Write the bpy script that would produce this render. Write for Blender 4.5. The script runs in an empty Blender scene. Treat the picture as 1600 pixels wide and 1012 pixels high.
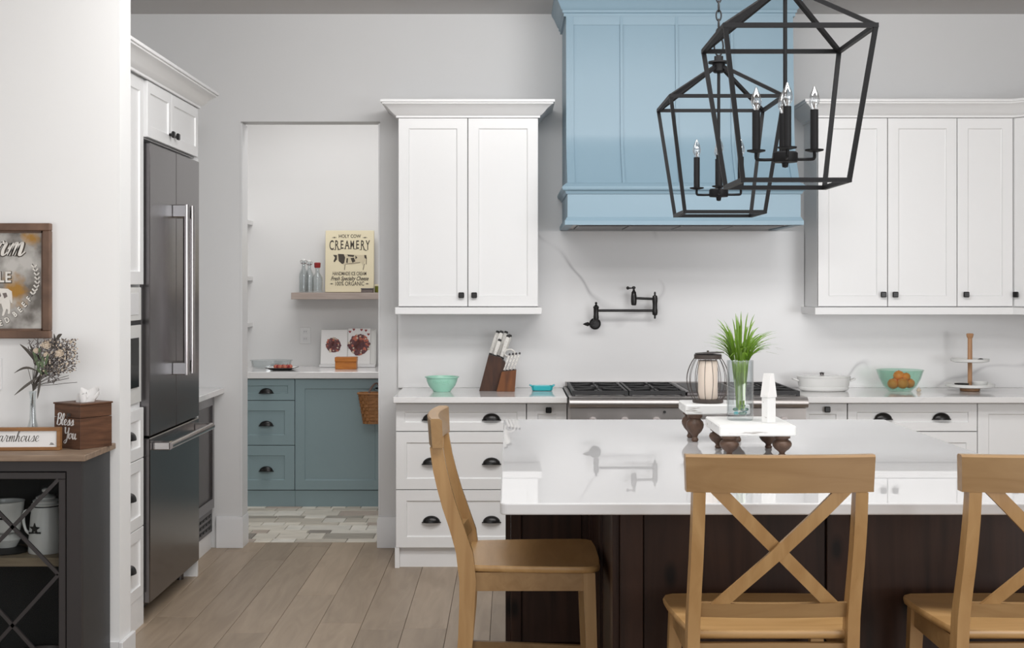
import bpy, bmesh, math, random
from mathutils import Vector, Matrix
random.seed(7)
PI = math.pi
scn = bpy.context.scene
COL = scn.collection
# ---------------------------------------------------------------- camera, world, lights, exposure
F, VX, VY, CH = 2100.0, 797.0, 445.0, 1.5          # focal length in pixels, vanishing point, camera height
cam = bpy.data.cameras.new('camera'); cam.sensor_width = 36; cam.lens = 36*F/1600
cam.shift_x = (800-VX)/1600; cam.shift_y = -(506-VY)/1600; cam.clip_start = .05
camo = bpy.data.objects.new('camera', cam); COL.objects.link(camo)
camo.location = (0, 0, CH); camo.rotation_euler = (PI/2, 0, 0); scn.camera = camo
w = bpy.data.worlds.new('world'); scn.world = w; w.use_nodes = True
w.node_tree.nodes['Background'].inputs[0].default_value = (.93, .96, 1, 1)
w.node_tree.nodes['Background'].inputs[1].default_value = .85
def area(name, loc, target, sx, sy, power, color=(1, 1, 1)):
    l = bpy.data.lights.new(name, 'AREA'); l.shape = 'RECTANGLE'; l.size = sx; l.size_y = sy
    l.energy = power; l.color = color
    o = bpy.data.objects.new(name, l); COL.objects.link(o); o.location = loc
    o.rotation_euler = (Vector(target)-Vector(loc)).to_track_quat('-Z', 'Y').to_euler()
    return o
area('window_light_left', (-3.9, 2.0, 1.7), (-1.4, 5.1, 1.4), 1.8, 2.0, 19, (.98, .99, 1))
area('window_light_front', (-1.6, -2.6, 1.7), (.2, 6.5, 1.5), 3.0, 2.2, 30, (.98, .99, 1))
area('window_light_right', (3.8, -1.6, 1.7), (-.6, 7.0, 1.3), 3.0, 2.2, 120, (.98, .99, 1))
area('ceiling_lights_living', (.8, 3.3, 2.98), (.8, 3.5, 0), 3.2, .7, 62, (1, .99, .98))
area('ceiling_lights_kitchen', (.35, 4.9, 3.0), (.2, 7.6, 1.0), 2.9, .7, 66, (1, .99, .98))
area('ceiling_lights_pantry', (-1.1, 8.6, 2.98), (-1.1, 8.6, 0) , 1.2, .9, 19, (1, .99, .98))
scn.view_settings.view_transform = 'Standard'; scn.view_settings.look = 'None'
scn.view_settings.gamma = 1; scn.view_settings.use_curve_mapping = False
scn.view_settings.exposure = 0.09

def wx(px, d): return (px-VX)*d/F
def wz(py, d): return CH-(py-VY)*d/F
# ---------------------------------------------------------------- materials
MATS = {}
def principled(name, col, rough=.5, metal=0, spec=.5, coat=0):
    m = bpy.data.materials.new(name); m.use_nodes = True
    b = m.node_tree.nodes['Principled BSDF']
    b.inputs['Base Color'].default_value = (*col, 1); b.inputs['Roughness'].default_value = rough
    b.inputs['Metallic'].default_value = metal; b.inputs['Specular IOR Level'].default_value = spec
    b.inputs['Coat Weight'].default_value = coat; b.inputs['Coat Roughness'].default_value = .08
    MATS[name] = m
    return m, b
def N(m, t, **kw):
    n = m.node_tree.nodes.new(t)
    for k, v in kw.items(): setattr(n, k, v)
    return n
def L(m, a, b): m.node_tree.links.new(a, b)
def paint(name, col, rough=.45, var=.03, scale=3.0, bump=.0, **kw):
    m, b = principled(name, col, rough, **kw)
    tc = N(m, 'ShaderNodeTexCoord'); no = N(m, 'ShaderNodeTexNoise'); no.inputs['Scale'].default_value = scale
    no.inputs['Detail'].default_value = 4
    L(m, tc.outputs['Object'], no.inputs['Vector'])
    mx = N(m, 'ShaderNodeMix', data_type='RGBA')
    mx.inputs[6].default_value = (*[c*(1-var) for c in col], 1); mx.inputs[7].default_value = (*[min(1, c*(1+var)) for c in col], 1)
    L(m, no.outputs['Fac'], mx.inputs[0]); L(m, mx.outputs[2], b.inputs['Base Color'])
    if bump:
        n2 = N(m, 'ShaderNodeTexNoise'); n2.inputs['Scale'].default_value = 180; L(m, tc.outputs['Object'], n2.inputs['Vector'])
        bp = N(m, 'ShaderNodeBump'); bp.inputs['Strength'].default_value = bump; bp.inputs['Distance'].default_value = .001
        L(m, n2.outputs['Fac'], bp.inputs['Height']); L(m, bp.outputs[0], b.inputs['Normal'])
    return m
def wood(name, c1, c2, sc=(14, 14, 1.2), rough=.45, rand=.0, detail=5, bump=.15, knots=False, coat=0):
    m, b = principled(name, c1, rough, coat=coat, spec=.22 if knots else .45)
    tc = N(m, 'ShaderNodeTexCoord'); mp = N(m, 'ShaderNodeMapping'); mp.inputs['Scale'].default_value = sc
    oi = N(m, 'ShaderNodeObjectInfo')
    add = N(m, 'ShaderNodeVectorMath', operation='ADD'); sca = N(m, 'ShaderNodeMath', operation='MULTIPLY')
    sca.inputs[1].default_value = 37.0; L(m, oi.outputs['Random'], sca.inputs[0])
    L(m, tc.outputs['Object'], mp.inputs['Vector']); L(m, mp.outputs[0], add.inputs[0]); L(m, sca.outputs[0], add.inputs[1])
    no = N(m, 'ShaderNodeTexNoise'); no.inputs['Scale'].default_value = 2.2; no.inputs['Detail'].default_value = detail
    no.inputs['Distortion'].default_value = 1.3
    L(m, add.outputs[0], no.inputs['Vector'])
    cr = N(m, 'ShaderNodeValToRGB'); cr.color_ramp.elements[0].position = .3; cr.color_ramp.elements[1].position = .72
    cr.color_ramp.elements[0].color = (*c2, 1); cr.color_ramp.elements[1].color = (*c1, 1)
    L(m, no.outputs['Fac'], cr.inputs[0])
    out = cr.outputs[0]
    if knots:
        vo = N(m, 'ShaderNodeTexVoronoi', voronoi_dimensions='2D'); vo.inputs['Scale'].default_value = 1.0
        se = N(m, 'ShaderNodeSeparateXYZ'); co = N(m, 'ShaderNodeCombineXYZ'); sm = N(m, 'ShaderNodeMath', operation='ADD')
        mp2 = N(m, 'ShaderNodeMapping'); mp2.inputs['Scale'].default_value = (4.2, 4.2, 1.9); mp2.inputs['Location'].default_value = (.35, 0, .2)
        L(m, tc.outputs['Object'], mp2.inputs['Vector']); L(m, mp2.outputs[0], se.inputs[0])
        L(m, se.outputs[0], sm.inputs[0]); L(m, se.outputs[1], sm.inputs[1]); L(m, sm.outputs[0], co.inputs[0]); L(m, se.outputs[2], co.inputs[1]); L(m, co.outputs[0], vo.inputs['Vector'])
        kr = N(m, 'ShaderNodeValToRGB'); kr.color_ramp.elements[0].position = .03; kr.color_ramp.elements[1].position = .10
        kr.color_ramp.elements[0].color = (.15, .12, .1, 1); kr.color_ramp.elements[1].color = (1, 1, 1, 1)
        L(m, vo.outputs['Distance'], kr.inputs[0])
        mm = N(m, 'ShaderNodeMix', data_type='RGBA', blend_type='MULTIPLY'); mm.inputs[0].default_value = 1
        L(m, out, mm.inputs[6]); L(m, kr.outputs[0], mm.inputs[7]); out = mm.outputs[2]
    if rand:
        hs = N(m, 'ShaderNodeHueSaturation'); mr = N(m, 'ShaderNodeMapRange')
        mr.inputs['To Min'].default_value = 1-rand; mr.inputs['To Max'].default_value = 1+rand
        L(m, oi.outputs['Random'], mr.inputs['Value']); L(m, mr.outputs[0], hs.inputs['Value']); L(m, out, hs.inputs['Color'])
        out = hs.outputs[0]
    L(m, out, b.inputs['Base Color'])
    if bump:
        bp = N(m, 'ShaderNodeBump'); bp.inputs['Strength'].default_value = bump; bp.inputs['Distance'].default_value = .002
        L(m, no.outputs['Fac'], bp.inputs['Height']); L(m, bp.outputs[0], b.inputs['Normal'])
    return m
def brushed(name, col, rough=.3, axis=2, metal=1.0):
    m, b = principled(name, col, rough, metal)
    tc = N(m, 'ShaderNodeTexCoord'); mp = N(m, 'ShaderNodeMapping')
    s = [300, 300, 300]; s[axis] = 3; mp.inputs['Scale'].default_value = s
    no = N(m, 'ShaderNodeTexNoise'); no.inputs['Scale'].default_value = 1; no.inputs['Detail'].default_value = 2
    L(m, tc.outputs['Object'], mp.inputs[0]); L(m, mp.outputs[0], no.inputs['Vector'])
    mr = N(m, 'ShaderNodeMapRange'); mr.inputs['To Min'].default_value = rough*.95; mr.inputs['To Max'].default_value = rough*1.06
    L(m, no.outputs['Fac'], mr.inputs['Value']); L(m, mr.outputs[0], b.inputs['Roughness'])
    return m
def thin_glass(name, tint, ior=1.45, boost=1.0):
    m = bpy.data.materials.new(name); m.use_nodes = True; nt = m.node_tree
    for n in list(nt.nodes): nt.nodes.remove(n)
    out = N(m, 'ShaderNodeOutputMaterial'); tr = N(m, 'ShaderNodeBsdfTransparent'); gl = N(m, 'ShaderNodeBsdfGlossy')
    tr.inputs[0].default_value = (*tint, 1); gl.inputs['Roughness'].default_value = .02
    lw = N(m, 'ShaderNodeLayerWeight'); lw.inputs['Blend'].default_value = .5
    pw = N(m, 'ShaderNodeMath', operation='POWER'); pw.inputs[1].default_value = 4.0; L(m, lw.outputs['Facing'], pw.inputs[0])
    fr = N(m, 'ShaderNodeMath', operation='MULTIPLY_ADD'); fr.inputs[1].default_value = .6; fr.inputs[2].default_value = .045*boost; L(m, pw.outputs[0], fr.inputs[0])
    mu = N(m, 'ShaderNodeMath', operation='MULTIPLY'); mu.inputs[1].default_value = boost; mu.use_clamp = True
    mx = N(m, 'ShaderNodeMixShader')
    L(m, fr.outputs[0], mu.inputs[0]); L(m, mu.outputs[0], mx.inputs[0]); L(m, tr.outputs[0], mx.inputs[1]); L(m, gl.outputs[0], mx.inputs[2])
    L(m, mx.outputs[0], out.inputs[0]); MATS[name] = m
    return m
def quartz(name, base, vein, rough=.08, vscale=1.1, strength=.6, spec=.5):
    m, b = principled(name, base, rough, spec=spec)
    tc = N(m, 'ShaderNodeTexCoord'); mp = N(m, 'ShaderNodeMapping'); mp.inputs['Rotation'].default_value = (.3, .7, .6)
    mp.inputs['Scale'].default_value = (1, .55, 1)
    L(m, tc.outputs['Object'], mp.inputs[0])
    no = N(m, 'ShaderNodeTexNoise'); no.inputs['Scale'].default_value = vscale; no.inputs['Detail'].default_value = 3.5; no.inputs['Roughness'].default_value = .42
    no.inputs['Distortion'].default_value = .3
    L(m, mp.outputs[0], no.inputs['Vector'])
    s = N(m, 'ShaderNodeMath', operation='SUBTRACT'); s.inputs[1].default_value = .5; a = N(m, 'ShaderNodeMath', operation='ABSOLUTE')
    L(m, no.outputs['Fac'], s.inputs[0]); L(m, s.outputs[0], a.inputs[0])
    cr = N(m, 'ShaderNodeValToRGB'); cr.color_ramp.elements[0].position = 0; cr.color_ramp.elements[1].position = .0065
    cr.color_ramp.elements[0].color = (strength,)*3+(1,); cr.color_ramp.elements[1].color = (0, 0, 0, 1)
    L(m, a.outputs[0], cr.inputs[0])
    n2 = N(m, 'ShaderNodeTexNoise'); n2.inputs['Scale'].default_value = 2.0; L(m, tc.outputs['Object'], n2.inputs['Vector'])
    mu = N(m, 'ShaderNodeMath', operation='MULTIPLY'); cr2 = N(m, 'ShaderNodeValToRGB')
    cr2.color_ramp.elements[0].position = .42; cr2.color_ramp.elements[1].position = .56
    L(m, n2.outputs['Fac'], cr2.inputs[0]); L(m, cr.outputs[0], mu.inputs[0]); L(m, cr2.outputs[0], mu.inputs[1])
    mx = N(m, 'ShaderNodeMix', data_type='RGBA'); mx.inputs[6].default_value = (*base, 1); mx.inputs[7].default_value = (*vein, 1)
    L(m, mu.outputs[0], mx.inputs[0]); L(m, mx.outputs[2], b.inputs['Base Color'])
    return m
wall_m = paint('wall_paint', (.70, .70, .70), .6, .015, 2, bump=.1)
lit_wall_m = paint('wall_paint_lit', (.82, .82, .815), .6, .01, 2, bump=.1)  # same wall paint, lightened to paint in the partition's brighter light
ceil_m = paint('ceiling_paint', (.62, .60, .59), .8, .02, 2)
white_m = paint('white_cabinet_paint', (.83, .83, .83), .32, .012, 2)
trim_m = paint('white_trim_paint', (.74, .74, .745), .35, .012, 2)
inner_m = paint('pantry_wall_paint', (.74, .735, .73), .6, .015, 2, bump=.1)
blue_m = paint('blue_hood_paint', (.245, .36, .44), .38, .02, 2)
teal_m = paint('green_grey_cabinet_paint', (.255, .345, .37), .35, .03, 2)
black_m = paint('black_iron', (.009, .009, .010), .5, .1, 20, spec=.22)
bronze_m = paint('black_fixture', (.012, .011, .011), .3, .1, 20, metal=.3)
gap_m = paint('dark_gap', (.03, .03, .03), .8, .1, 5)  # near-black for joints and for shade painted into cabinet gaps
steel_m = brushed('fridge_steel', (.21, .20, .205), .26, 2)
dsteel_m = brushed('dark_steel', (.13, .12, .12), .35, 2)
lsteel_m = brushed('polished_steel', (.46, .43, .43), .16, 0)
rsteel_m = brushed('range_steel', (.52, .49, .475), .42, 0)
chrome_m, _ = principled('chrome', (.75, .73, .73), .12, 1)
grate_m = paint('cast_iron', (.012, .012, .013), .5, .1, 30)
blackglass_m = paint('black_glass', (.005, .005, .005), .12, .1, 5, spec=.15)
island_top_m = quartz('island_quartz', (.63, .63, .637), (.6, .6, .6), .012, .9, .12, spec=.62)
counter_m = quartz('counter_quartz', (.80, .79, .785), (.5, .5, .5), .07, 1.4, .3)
splash_m = quartz('backsplash_quartz', (.76, .755, .755), (.38, .37, .38), .22, .75, .75)
chair_m = wood('honey_chair_wood', (.43, .262, .112), (.34, .19, .072), (9, 9, 1.2), .38, .03, bump=.08)
seat_m = wood('honey_seat_wood_lit', (.50, .305, .132), (.40, .23, .088), (1.4, 9, 6), .32, .03, bump=.06)  # chair wood lightened to paint in overhead light on the seats
rail_m = wood('honey_rail_wood_shaded', (.35, .215, .095), (.27, .155, .062), (1.4, 8, 9), .36, .03, bump=.06)  # chair wood darkened to stand in for dimmer light on rails
island_m = wood('dark_alder', (.044, .020, .012), (.018, .008, .005), (7, 7, .7), .38, .06, bump=.12, knots=True)
plank_m = wood('oak_plank', (.38, .295, .215), (.29, .22, .155), (7, .8, 7), .42, .16, bump=.06)
pshelf_m = wood('pale_shelf_wood', (.44, .37, .33), (.36, .29, .255), (1.5, 12, 12), .5)
dress_top_m = wood('weathered_top', (.30, .215, .150), (.17, .115, .078), (1.2, 10, 10), .55)
dress_shelf_m = wood('pale_inner_shelf', (.32, .26, .17), (.2, .15, .1), (1.2, 20, 20), .55)
frame_wood_m = wood('rustic_frame_wood', (.19, .11, .072), (.09, .05, .032), (3, 3, 3), .55)
box_wood_m = wood('stained_box_wood', (.145, .066, .034), (.055, .024, .013), (2, 2, 18), .5)
oak_frame_m = wood('oak_frame_wood', (.32, .15, .05), (.2, .09, .03), (2, 12, 12), .5)
block_m = wood('walnut_block_wood', (.075, .026, .010), (.028, .009, .004), (14, 14, 2), .5)
step_m = wood('cherry_block_wood', (.20, .066, .014), (.10, .03, .007), (14, 14, 2), .5)
recipe_m = wood('orange_box_wood', (.56, .2, .03), (.42, .135, .02), (2, 9, 9), .4)
pole_m = wood('beech_pole', (.52, .29, .15), (.38, .2, .1), (12, 12, 1.5), .45)
turned_m = wood('walnut_turned', (.135, .078, .052), (.075, .04, .026), (9, 9, 9), .42)
metal_cab_m = brushed('gunmetal', (.026, .022, .022), .5, 2, metal=.1)
metal_side_m = paint('dark_grey_metal', (.026, .027, .029), .45, .1, 3, metal=.0, spec=.35)
inside_m = paint('dark_inside', (.018, .018, .018), .7, .1, 3)
enamel_m = paint('white_enamel', (.72, .72, .70), .18, .03, 6)
distress_m = None
candle_m, cb = principled('ivory_wax', (.84, .72, .62), .45); cb.inputs['Subsurface Weight'].default_value = .0
bulb_m = thin_glass('bulb_glass', (.90, .92, .94), 1.5, 2.6)
glass_m = thin_glass('clear_glass', (.93, .95, .955), 1.5, 1.5)
pane_m = thin_glass('door_pane', (.84, .85, .85), 1.35, .3)
green_glass_m = thin_glass('green_glass', (.80, .925, .87), 1.5, 1.2)
mint_m = paint('mint_glaze', (.38, .70, .56), .2, .04, 8)
mint_in_m = paint('mint_glaze_inside', (.50, .72, .62), .25, .04, 8)
aqua_m = paint('aqua_glaze', (.02, .42, .47), .2, .06, 10)
orange_m = paint('orange_peel', (.95, .23, .006), .42, .12, 14, bump=.4)
leaf_m = paint('grass_green', (.14, .26, .02), .4, .35, 14)
stem_m = paint('grass_stem', (.30, .50, .05), .4, .3, 14)
ivory_m = paint('ivory_handle', (.74, .72, .68), .3, .03, 10)
ceramic_m = paint('white_ceramic', (.76, .76, .745), .15, .02, 10)
basket_m = paint('basket_cane', (.34, .15, .05), .5, .3, 30)
leather_m = paint('leather_strap', (.07, .03, .018), .5, .1, 10)
cream_m = paint('cream_board', (.78, .70, .50), .6, .03, 5)
ink_m = paint('dark_ink', (.055, .042, .03), .6, .1, 5)
letter_m = paint('raised_white_letter', (.74, .71, .66), .45, .12, 30)
paper_m = paint('white_paper', (.82, .81, .80), .6, .02, 10)
red_m = paint('dark_red', (.28, .02, .02), .3, .2, 20)
pink_m = paint('salmon', (.48, .14, .09), .5, .3, 40)
plum_m = paint('wreath_plum', (.13, .045, .05), .5, .4, 60)
olive_m = paint('olive_tin', (.16, .17, .02), .4, .2, 10)
tin_m = paint('grey_tin', (.15, .12, .11), .4, .2, 10)
gem_m = paint('green_glass_gem', (.03, .16, .10), .08, .5, 40)
petal_m = paint('cream_petal', (.62, .52, .41), .6, .12, 30)
dryleaf_m = paint('dried_leaf', (.085, .075, .065), .6, .3, 20)
dryleaf2_m = paint('dried_grey', (.15, .13, .125), .7, .3, 20)
sage_m = paint('dried_green', (.10, .145, .075), .6, .3, 20)
wire_m = paint('rust_wire', (.055, .042, .036), .5, .3, 30)
plate_m = paint('switch_plastic', (.78, .78, .78), .35, .02, 10)
rubber_m = paint('black_plastic', (.02, .02, .02), .5, .1, 10)
def galv():
    m, b = principled('rusted_galvanised', (.3, .3, .29), .5, .55)
    tc = N(m, 'ShaderNodeTexCoord'); n1 = N(m, 'ShaderNodeTexNoise'); n1.inputs['Scale'].default_value = 9; n1.inputs['Detail'].default_value = 8
    L(m, tc.outputs['Object'], n1.inputs['Vector'])
    c1 = N(m, 'ShaderNodeValToRGB'); c1.color_ramp.elements[0].position = .40; c1.color_ramp.elements[1].position = .62
    c1.color_ramp.elements[0].color = (.15, .135, .12, 1); c1.color_ramp.elements[1].color = (.50, .48, .45, 1)
    L(m, n1.outputs['Fac'], c1.inputs[0])
    n2 = N(m, 'ShaderNodeTexNoise'); n2.inputs['Scale'].default_value = 22; n2.inputs['Detail'].default_value = 5
    L(m, tc.outputs['Object'], n2.inputs['Vector'])
    best = None                                             # rust blooms: two stains on the sheet itself
    for (rx_, rz_, rr) in ((.080, .185, 7.5), (.150, .385, 12), (-.1, .06, 9), (-.05, .12, 9)):
        vd = N(m, 'ShaderNodeVectorMath', operation='DISTANCE'); vd.inputs[1].default_value = (rx_, 0, rz_); L(m, tc.outputs['Object'], vd.inputs[0])
        mu = N(m, 'ShaderNodeMath', operation='MULTIPLY'); mu.inputs[1].default_value = rr; L(m, vd.outputs['Value'], mu.inputs[0])
        if best is None: best = mu.outputs[0]
        else:
            mi = N(m, 'ShaderNodeMath', operation='MINIMUM'); L(m, best, mi.inputs[0]); L(m, mu.outputs[0], mi.inputs[1]); best = mi.outputs[0]
    sb = N(m, 'ShaderNodeMath', operation='SUBTRACT'); L(m, n2.outputs['Fac'], sb.inputs[0]); L(m, best, sb.inputs[1])
    c2 = N(m, 'ShaderNodeValToRGB'); c2.color_ramp.elements[0].position = .0; c2.color_ramp.elements[1].position = .35
    L(m, sb.outputs[0], c2.inputs[0])
    mx = N(m, 'ShaderNodeMix', data_type='RGBA'); L(m, c2.outputs[0], mx.inputs[0]); L(m, c1.outputs[0], mx.inputs[6]); mx.inputs[7].default_value = (.36, .19, .04, 1)
    L(m, mx.outputs[2], b.inputs['Base Color'])
    return m
galv_m = galv()
def distressed():
    m, b = principled('distressed_white', (.8, .8, .79), .5)
    tc = N(m, 'ShaderNodeTexCoord'); mp = N(m, 'ShaderNodeMapping'); mp.inputs['Scale'].default_value = (8, 60, 60)
    n1 = N(m, 'ShaderNodeTexNoise'); n1.inputs['Scale'].default_value = 1.2; n1.inputs['Detail'].default_value = 6
    L(m, tc.outputs['Object'], mp.inputs[0]); L(m, mp.outputs[0], n1.inputs['Vector'])
    c = N(m, 'ShaderNodeValToRGB'); c.color_ramp.elements[0].position = .30; c.color_ramp.elements[1].position = .37
    c.color_ramp.elements[0].color = (.35, .32, .3, 1); c.color_ramp.elements[1].color = (.82, .82, .81, 1)
    L(m, n1.outputs['Fac'], c.inputs[0]); L(m, c.outputs[0], b.inputs['Base Color'])
    return m
distress_m = distressed()
TILES = []
for i, c in enumerate([(.74, .69, .60), (.60, .55, .47), (.42, .385, .33), (.30, .27, .235), (.78, .745, .67), (.50, .42, .36)]):
    TILES.append(wood('stone_tile_%d' % i, c, tuple(k*.72 for k in c), (2.5, 14, 14), .55, .08, bump=.1))
# ---------------------------------------------------------------- mesh builder
class MB:
    def __init__(s): s.v = []; s.f = []
    def add(s, vs, fs):
        o = len(s.v); s.v += [Vector(v) for v in vs]; s.f += [[i+o for i in f] for f in fs]; return s
    def box(s, x0, x1, y0, y1, z0, z1, b=0):
        lo = (min(x0, x1), min(y0, y1), min(z0, z1)); hi = (max(x0, x1), max(y0, y1), max(z0, z1))
        if not b:
            vs = [(x, y, z) for x in (lo[0], hi[0]) for y in (lo[1], hi[1]) for z in (lo[2], hi[2])]
            return s.add(vs, [(0, 1, 3, 2), (4, 6, 7, 5), (0, 4, 5, 1), (2, 3, 7, 6), (0, 2, 6, 4), (1, 5, 7, 3)])
        b = min(b, .49*min(hi[i]-lo[i] for i in range(3)))
        vs = []; idx = {}
        for c in [(i, j, k) for i in (0, 1) for j in (0, 1) for k in (0, 1)]:
            for a in range(3):
                p = [hi[t] if c[t] else lo[t] for t in range(3)]
                for t in range(3):
                    if t != a: p[t] += -b if c[t] else b
                idx[(c, a)] = len(vs); vs.append(p)
        fs = []
        for a in range(3):
            o1, o2 = [t for t in range(3) if t != a]
            for sg in (0, 1):
                q = []
                for (i, j) in ((0, 0), (1, 0), (1, 1), (0, 1)):
                    c = [0]*3; c[a] = sg; c[o1] = i; c[o2] = j; q.append(idx[(tuple(c), a)])
                fs.append(q)
        for a in range(3):
            b1, b2 = [t for t in range(3) if t != a]
            for i in (0, 1):
                for j in (0, 1):
                    c0 = [0]*3; c0[b1] = i; c0[b2] = j; c1 = list(c0); c1[a] = 1
                    c0 = tuple(c0); c1 = tuple(c1)
                    fs.append([idx[(c0, b1)], idx[(c1, b1)], idx[(c1, b2)], idx[(c0, b2)]])
        for c in [(i, j, k) for i in (0, 1) for j in (0, 1) for k in (0, 1)]:
            fs.append([idx[(c, 0)], idx[(c, 1)], idx[(c, 2)]])
        return s.add(vs, fs)
    def cyl(s, p0, p1, r0, r1=None, seg=16, cap=True):
        r1 = r0 if r1 is None else r1
        return s.tube([p0, p1], [r0, r1], seg, cap=cap)
    def tube(s, pts, r, seg=8, closed=False, cap=True, sect=None, up=None):
        pts = [Vector(p) for p in pts]; n = len(pts)
        rs = r if isinstance(r, (list, tuple)) else [r]*n
        if sect is None: sect = [(math.cos(2*PI*i/seg), math.sin(2*PI*i/seg)) for i in range(seg)]
        k = len(sect); vs = []; u = None
        for i in range(n):
            a = pts[(i-1) % n] if (closed or i > 0) else pts[i]; b = pts[(i+1) % n] if (closed or i < n-1) else pts[i]
            t = (b-a).normalized()
            if up is not None: u = Vector(up); u = (u-t*u.dot(t)).normalized()
            elif u is None:
                u = Vector((0, 0, 1)) if abs(t.z) < .9 else Vector((1, 0, 0)); u = (u-t*u.dot(t)).normalized()
            else: u = (u-t*u.dot(t)).normalized()
            w_ = t.cross(u)
            for (ca, sa) in sect: vs.append(pts[i]+(u*ca+w_*sa)*rs[i])
        fs = []
        for i in range(n if closed else n-1):
            j = (i+1) % n
            for q in range(k): fs.append([i*k+q, i*k+(q+1) % k, j*k+(q+1) % k, j*k+q])
        if cap and not closed: fs += [list(range(k)), [(n-1)*k+q for q in range(k)]]
        return s.add(vs, fs)
    def bar(s, p0, p1, wd, hd, up=(0, 0, 1)):
        return s.tube([p0, p1], 1, sect=[(hd/2, wd/2), (hd/2, -wd/2), (-hd/2, -wd/2), (-hd/2, wd/2)], up=up)
    def sweepbar(s, pts, wd, hd, up=(0, 0, 1), scales=None):
        return s.tube(pts, scales or 1, sect=[(hd/2, wd/2), (hd/2, -wd/2), (-hd/2, -wd/2), (-hd/2, wd/2)], up=up)
    def lathe(s, prof, c=(0, 0, 0), seg=24, sx=1, sy=1):
        vs = []; fs = []; k = len(prof)
        for i in range(seg):
            a = 2*PI*i/seg
            for (r, z) in prof: vs.append((c[0]+r*math.cos(a)*sx, c[1]+r*math.sin(a)*sy, c[2]+z))
        for i in range(seg):
            j = (i+1) % seg
            for q in range(k-1): fs.append([i*k+q, j*k+q, j*k+q+1, i*k+q+1])
        if prof[0][0] > 1e-5: fs.append([i*k for i in range(seg)])
        if prof[-1][0] > 1e-5: fs.append([i*k+k-1 for i in range(seg)])
        return s.add(vs, fs)
    def ball(s, c, r, seg=12, sz=1):
        return s.lathe([(max(1e-6, r*math.sin(PI*i/(seg//2+1))), -r*sz*math.cos(PI*i/(seg//2+1))) for i in range(seg//2+2)], c, seg)
    def prism(s, poly, a0, a1, plane='xz'):
        f = {'xz': lambda p, a: (p[0], a, p[1]), 'xy': lambda p, a: (p[0], p[1], a), 'yz': lambda p, a: (a, p[0], p[1])}[plane]
        n = len(poly); vs = [f(p, a0) for p in poly]+[f(p, a1) for p in poly]
        return s.add(vs, [list(range(n)), list(range(n, 2*n))]+[[i, (i+1) % n, n+(i+1) % n, n+i] for i in range(n)])
    def mould(s, path, prof):
        P = [Vector((p[0], p[1])) for p in path]; n = len(P); k = len(prof); vs = []
        def nr(a, b): d = (b-a).normalized(); return Vector((d.y, -d.x))
        for i in range(n):
            if i == 0: m = nr(P[0], P[1])
            elif i == n-1: m = nr(P[-2], P[-1])
            else:
                a, b = nr(P[i-1], P[i]), nr(P[i], P[i+1]); m = (a+b)/(1+a.dot(b))
            for (o, z) in prof: q = P[i]+m*o; vs.append((q.x, q.y, z))
        fs = [[i*k+q, i*k+(q+1) % k, (i+1)*k+(q+1) % k, (i+1)*k+q] for i in range(n-1) for q in range(k)]
        fs += [list(range(k)), [(n-1)*k+q for q in range(k)]]
        return s.add(vs, fs)
    def shaker(s, W, H, t=.02, rail=.056, rec=.008):
        c = .0015
        loops = [(0, -t), (0, -c), (c, 0), (rail, 0), (rail+.002, -rec*.75), (rail+.006, -rec)]
        vs = []
        for (i, n_) in loops: vs += [(i, n_, i), (W-i, n_, i), (W-i, n_, H-i), (i, n_, H-i)]
        fs = [[0, 1, 2, 3], [20, 21, 22, 23]]
        for l in range(5):
            for q in range(4): fs.append([l*4+q, l*4+(q+1) % 4, l*4+4+(q+1) % 4, l*4+4+q])
        return s.add(vs, fs)
    def xf(s, M):
        for i, v in enumerate(s.v): s.v[i] = M @ v
        return s
    def build(s, name, mat, parent=None, smooth=35, local=False, kind=None, label=None, recalc=True):
        me = bpy.data.meshes.new(name)
        if parent is not None and not local and parent in TM:
            Mi = TM[parent].inverted(); vs = [Mi @ v for v in s.v]
        else: vs = s.v
        me.from_pydata([tuple(v) for v in vs], [], s.f)
        if recalc:
            bm = bmesh.new(); bm.from_mesh(me); bmesh.ops.recalc_face_normals(bm, faces=bm.faces); bm.to_mesh(me); bm.free()
        me.materials.append(mat)
        if smooth:
            me.polygons.foreach_set('use_smooth', [True]*len(me.polygons)); me.set_sharp_from_angle(angle=math.radians(smooth))
        o = bpy.data.objects.new(name, me); COL.objects.link(o)
        if parent is not None:
            o.parent = parent; TM[o] = TM.get(parent, Matrix.Identity(4))
        if kind: o['kind'] = kind
        if label: o['label'] = label
        return o
TM = {}
def tag(o, label, cat, group=None):
    o['label'] = label; o['category'] = cat
    if group: o['group'] = group
    return o
def thing(name, label, cat, loc=(0, 0, 0), rz=0, group=None):
    o = bpy.data.objects.new(name, None); COL.objects.link(o); o.empty_display_size = .05
    o.location = loc; o.rotation_euler = (0, 0, rz); tag(o, label, cat, group)
    TM[o] = Matrix.Translation(loc) @ Matrix.Rotation(rz, 4, 'Z')
    return o
def single(name, mb, mat, label, cat, loc, group=None, **kw):
    """a thing that is one mesh: the mesh is given in world coordinates, its origin is put at its base"""
    for i, v in enumerate(mb.v): mb.v[i] = v-Vector(loc)
    o = mb.build(name, mat, **kw); o.location = loc; TM[o] = Matrix.Translation(loc)
    return tag(o, label, cat, group)
def struct(name, mb, mat, **kw):
    o = mb.build(name, mat, **kw); o['kind'] = 'structure'; TM[o] = Matrix.Identity(4); return o
def dup(root, loc, rz, label):
    r = root.copy(); COL.objects.link(r); r.location = loc; r.rotation_euler = (0, 0, rz); r['label'] = label
    TM[r] = Matrix.Translation(loc) @ Matrix.Rotation(rz, 4, 'Z')
    for ch in list(root.children):
        c = ch.copy(); COL.objects.link(c); c.parent = r
        for g in list(ch.children):
            d = g.copy(); COL.objects.link(d); d.parent = c
    return r
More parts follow.
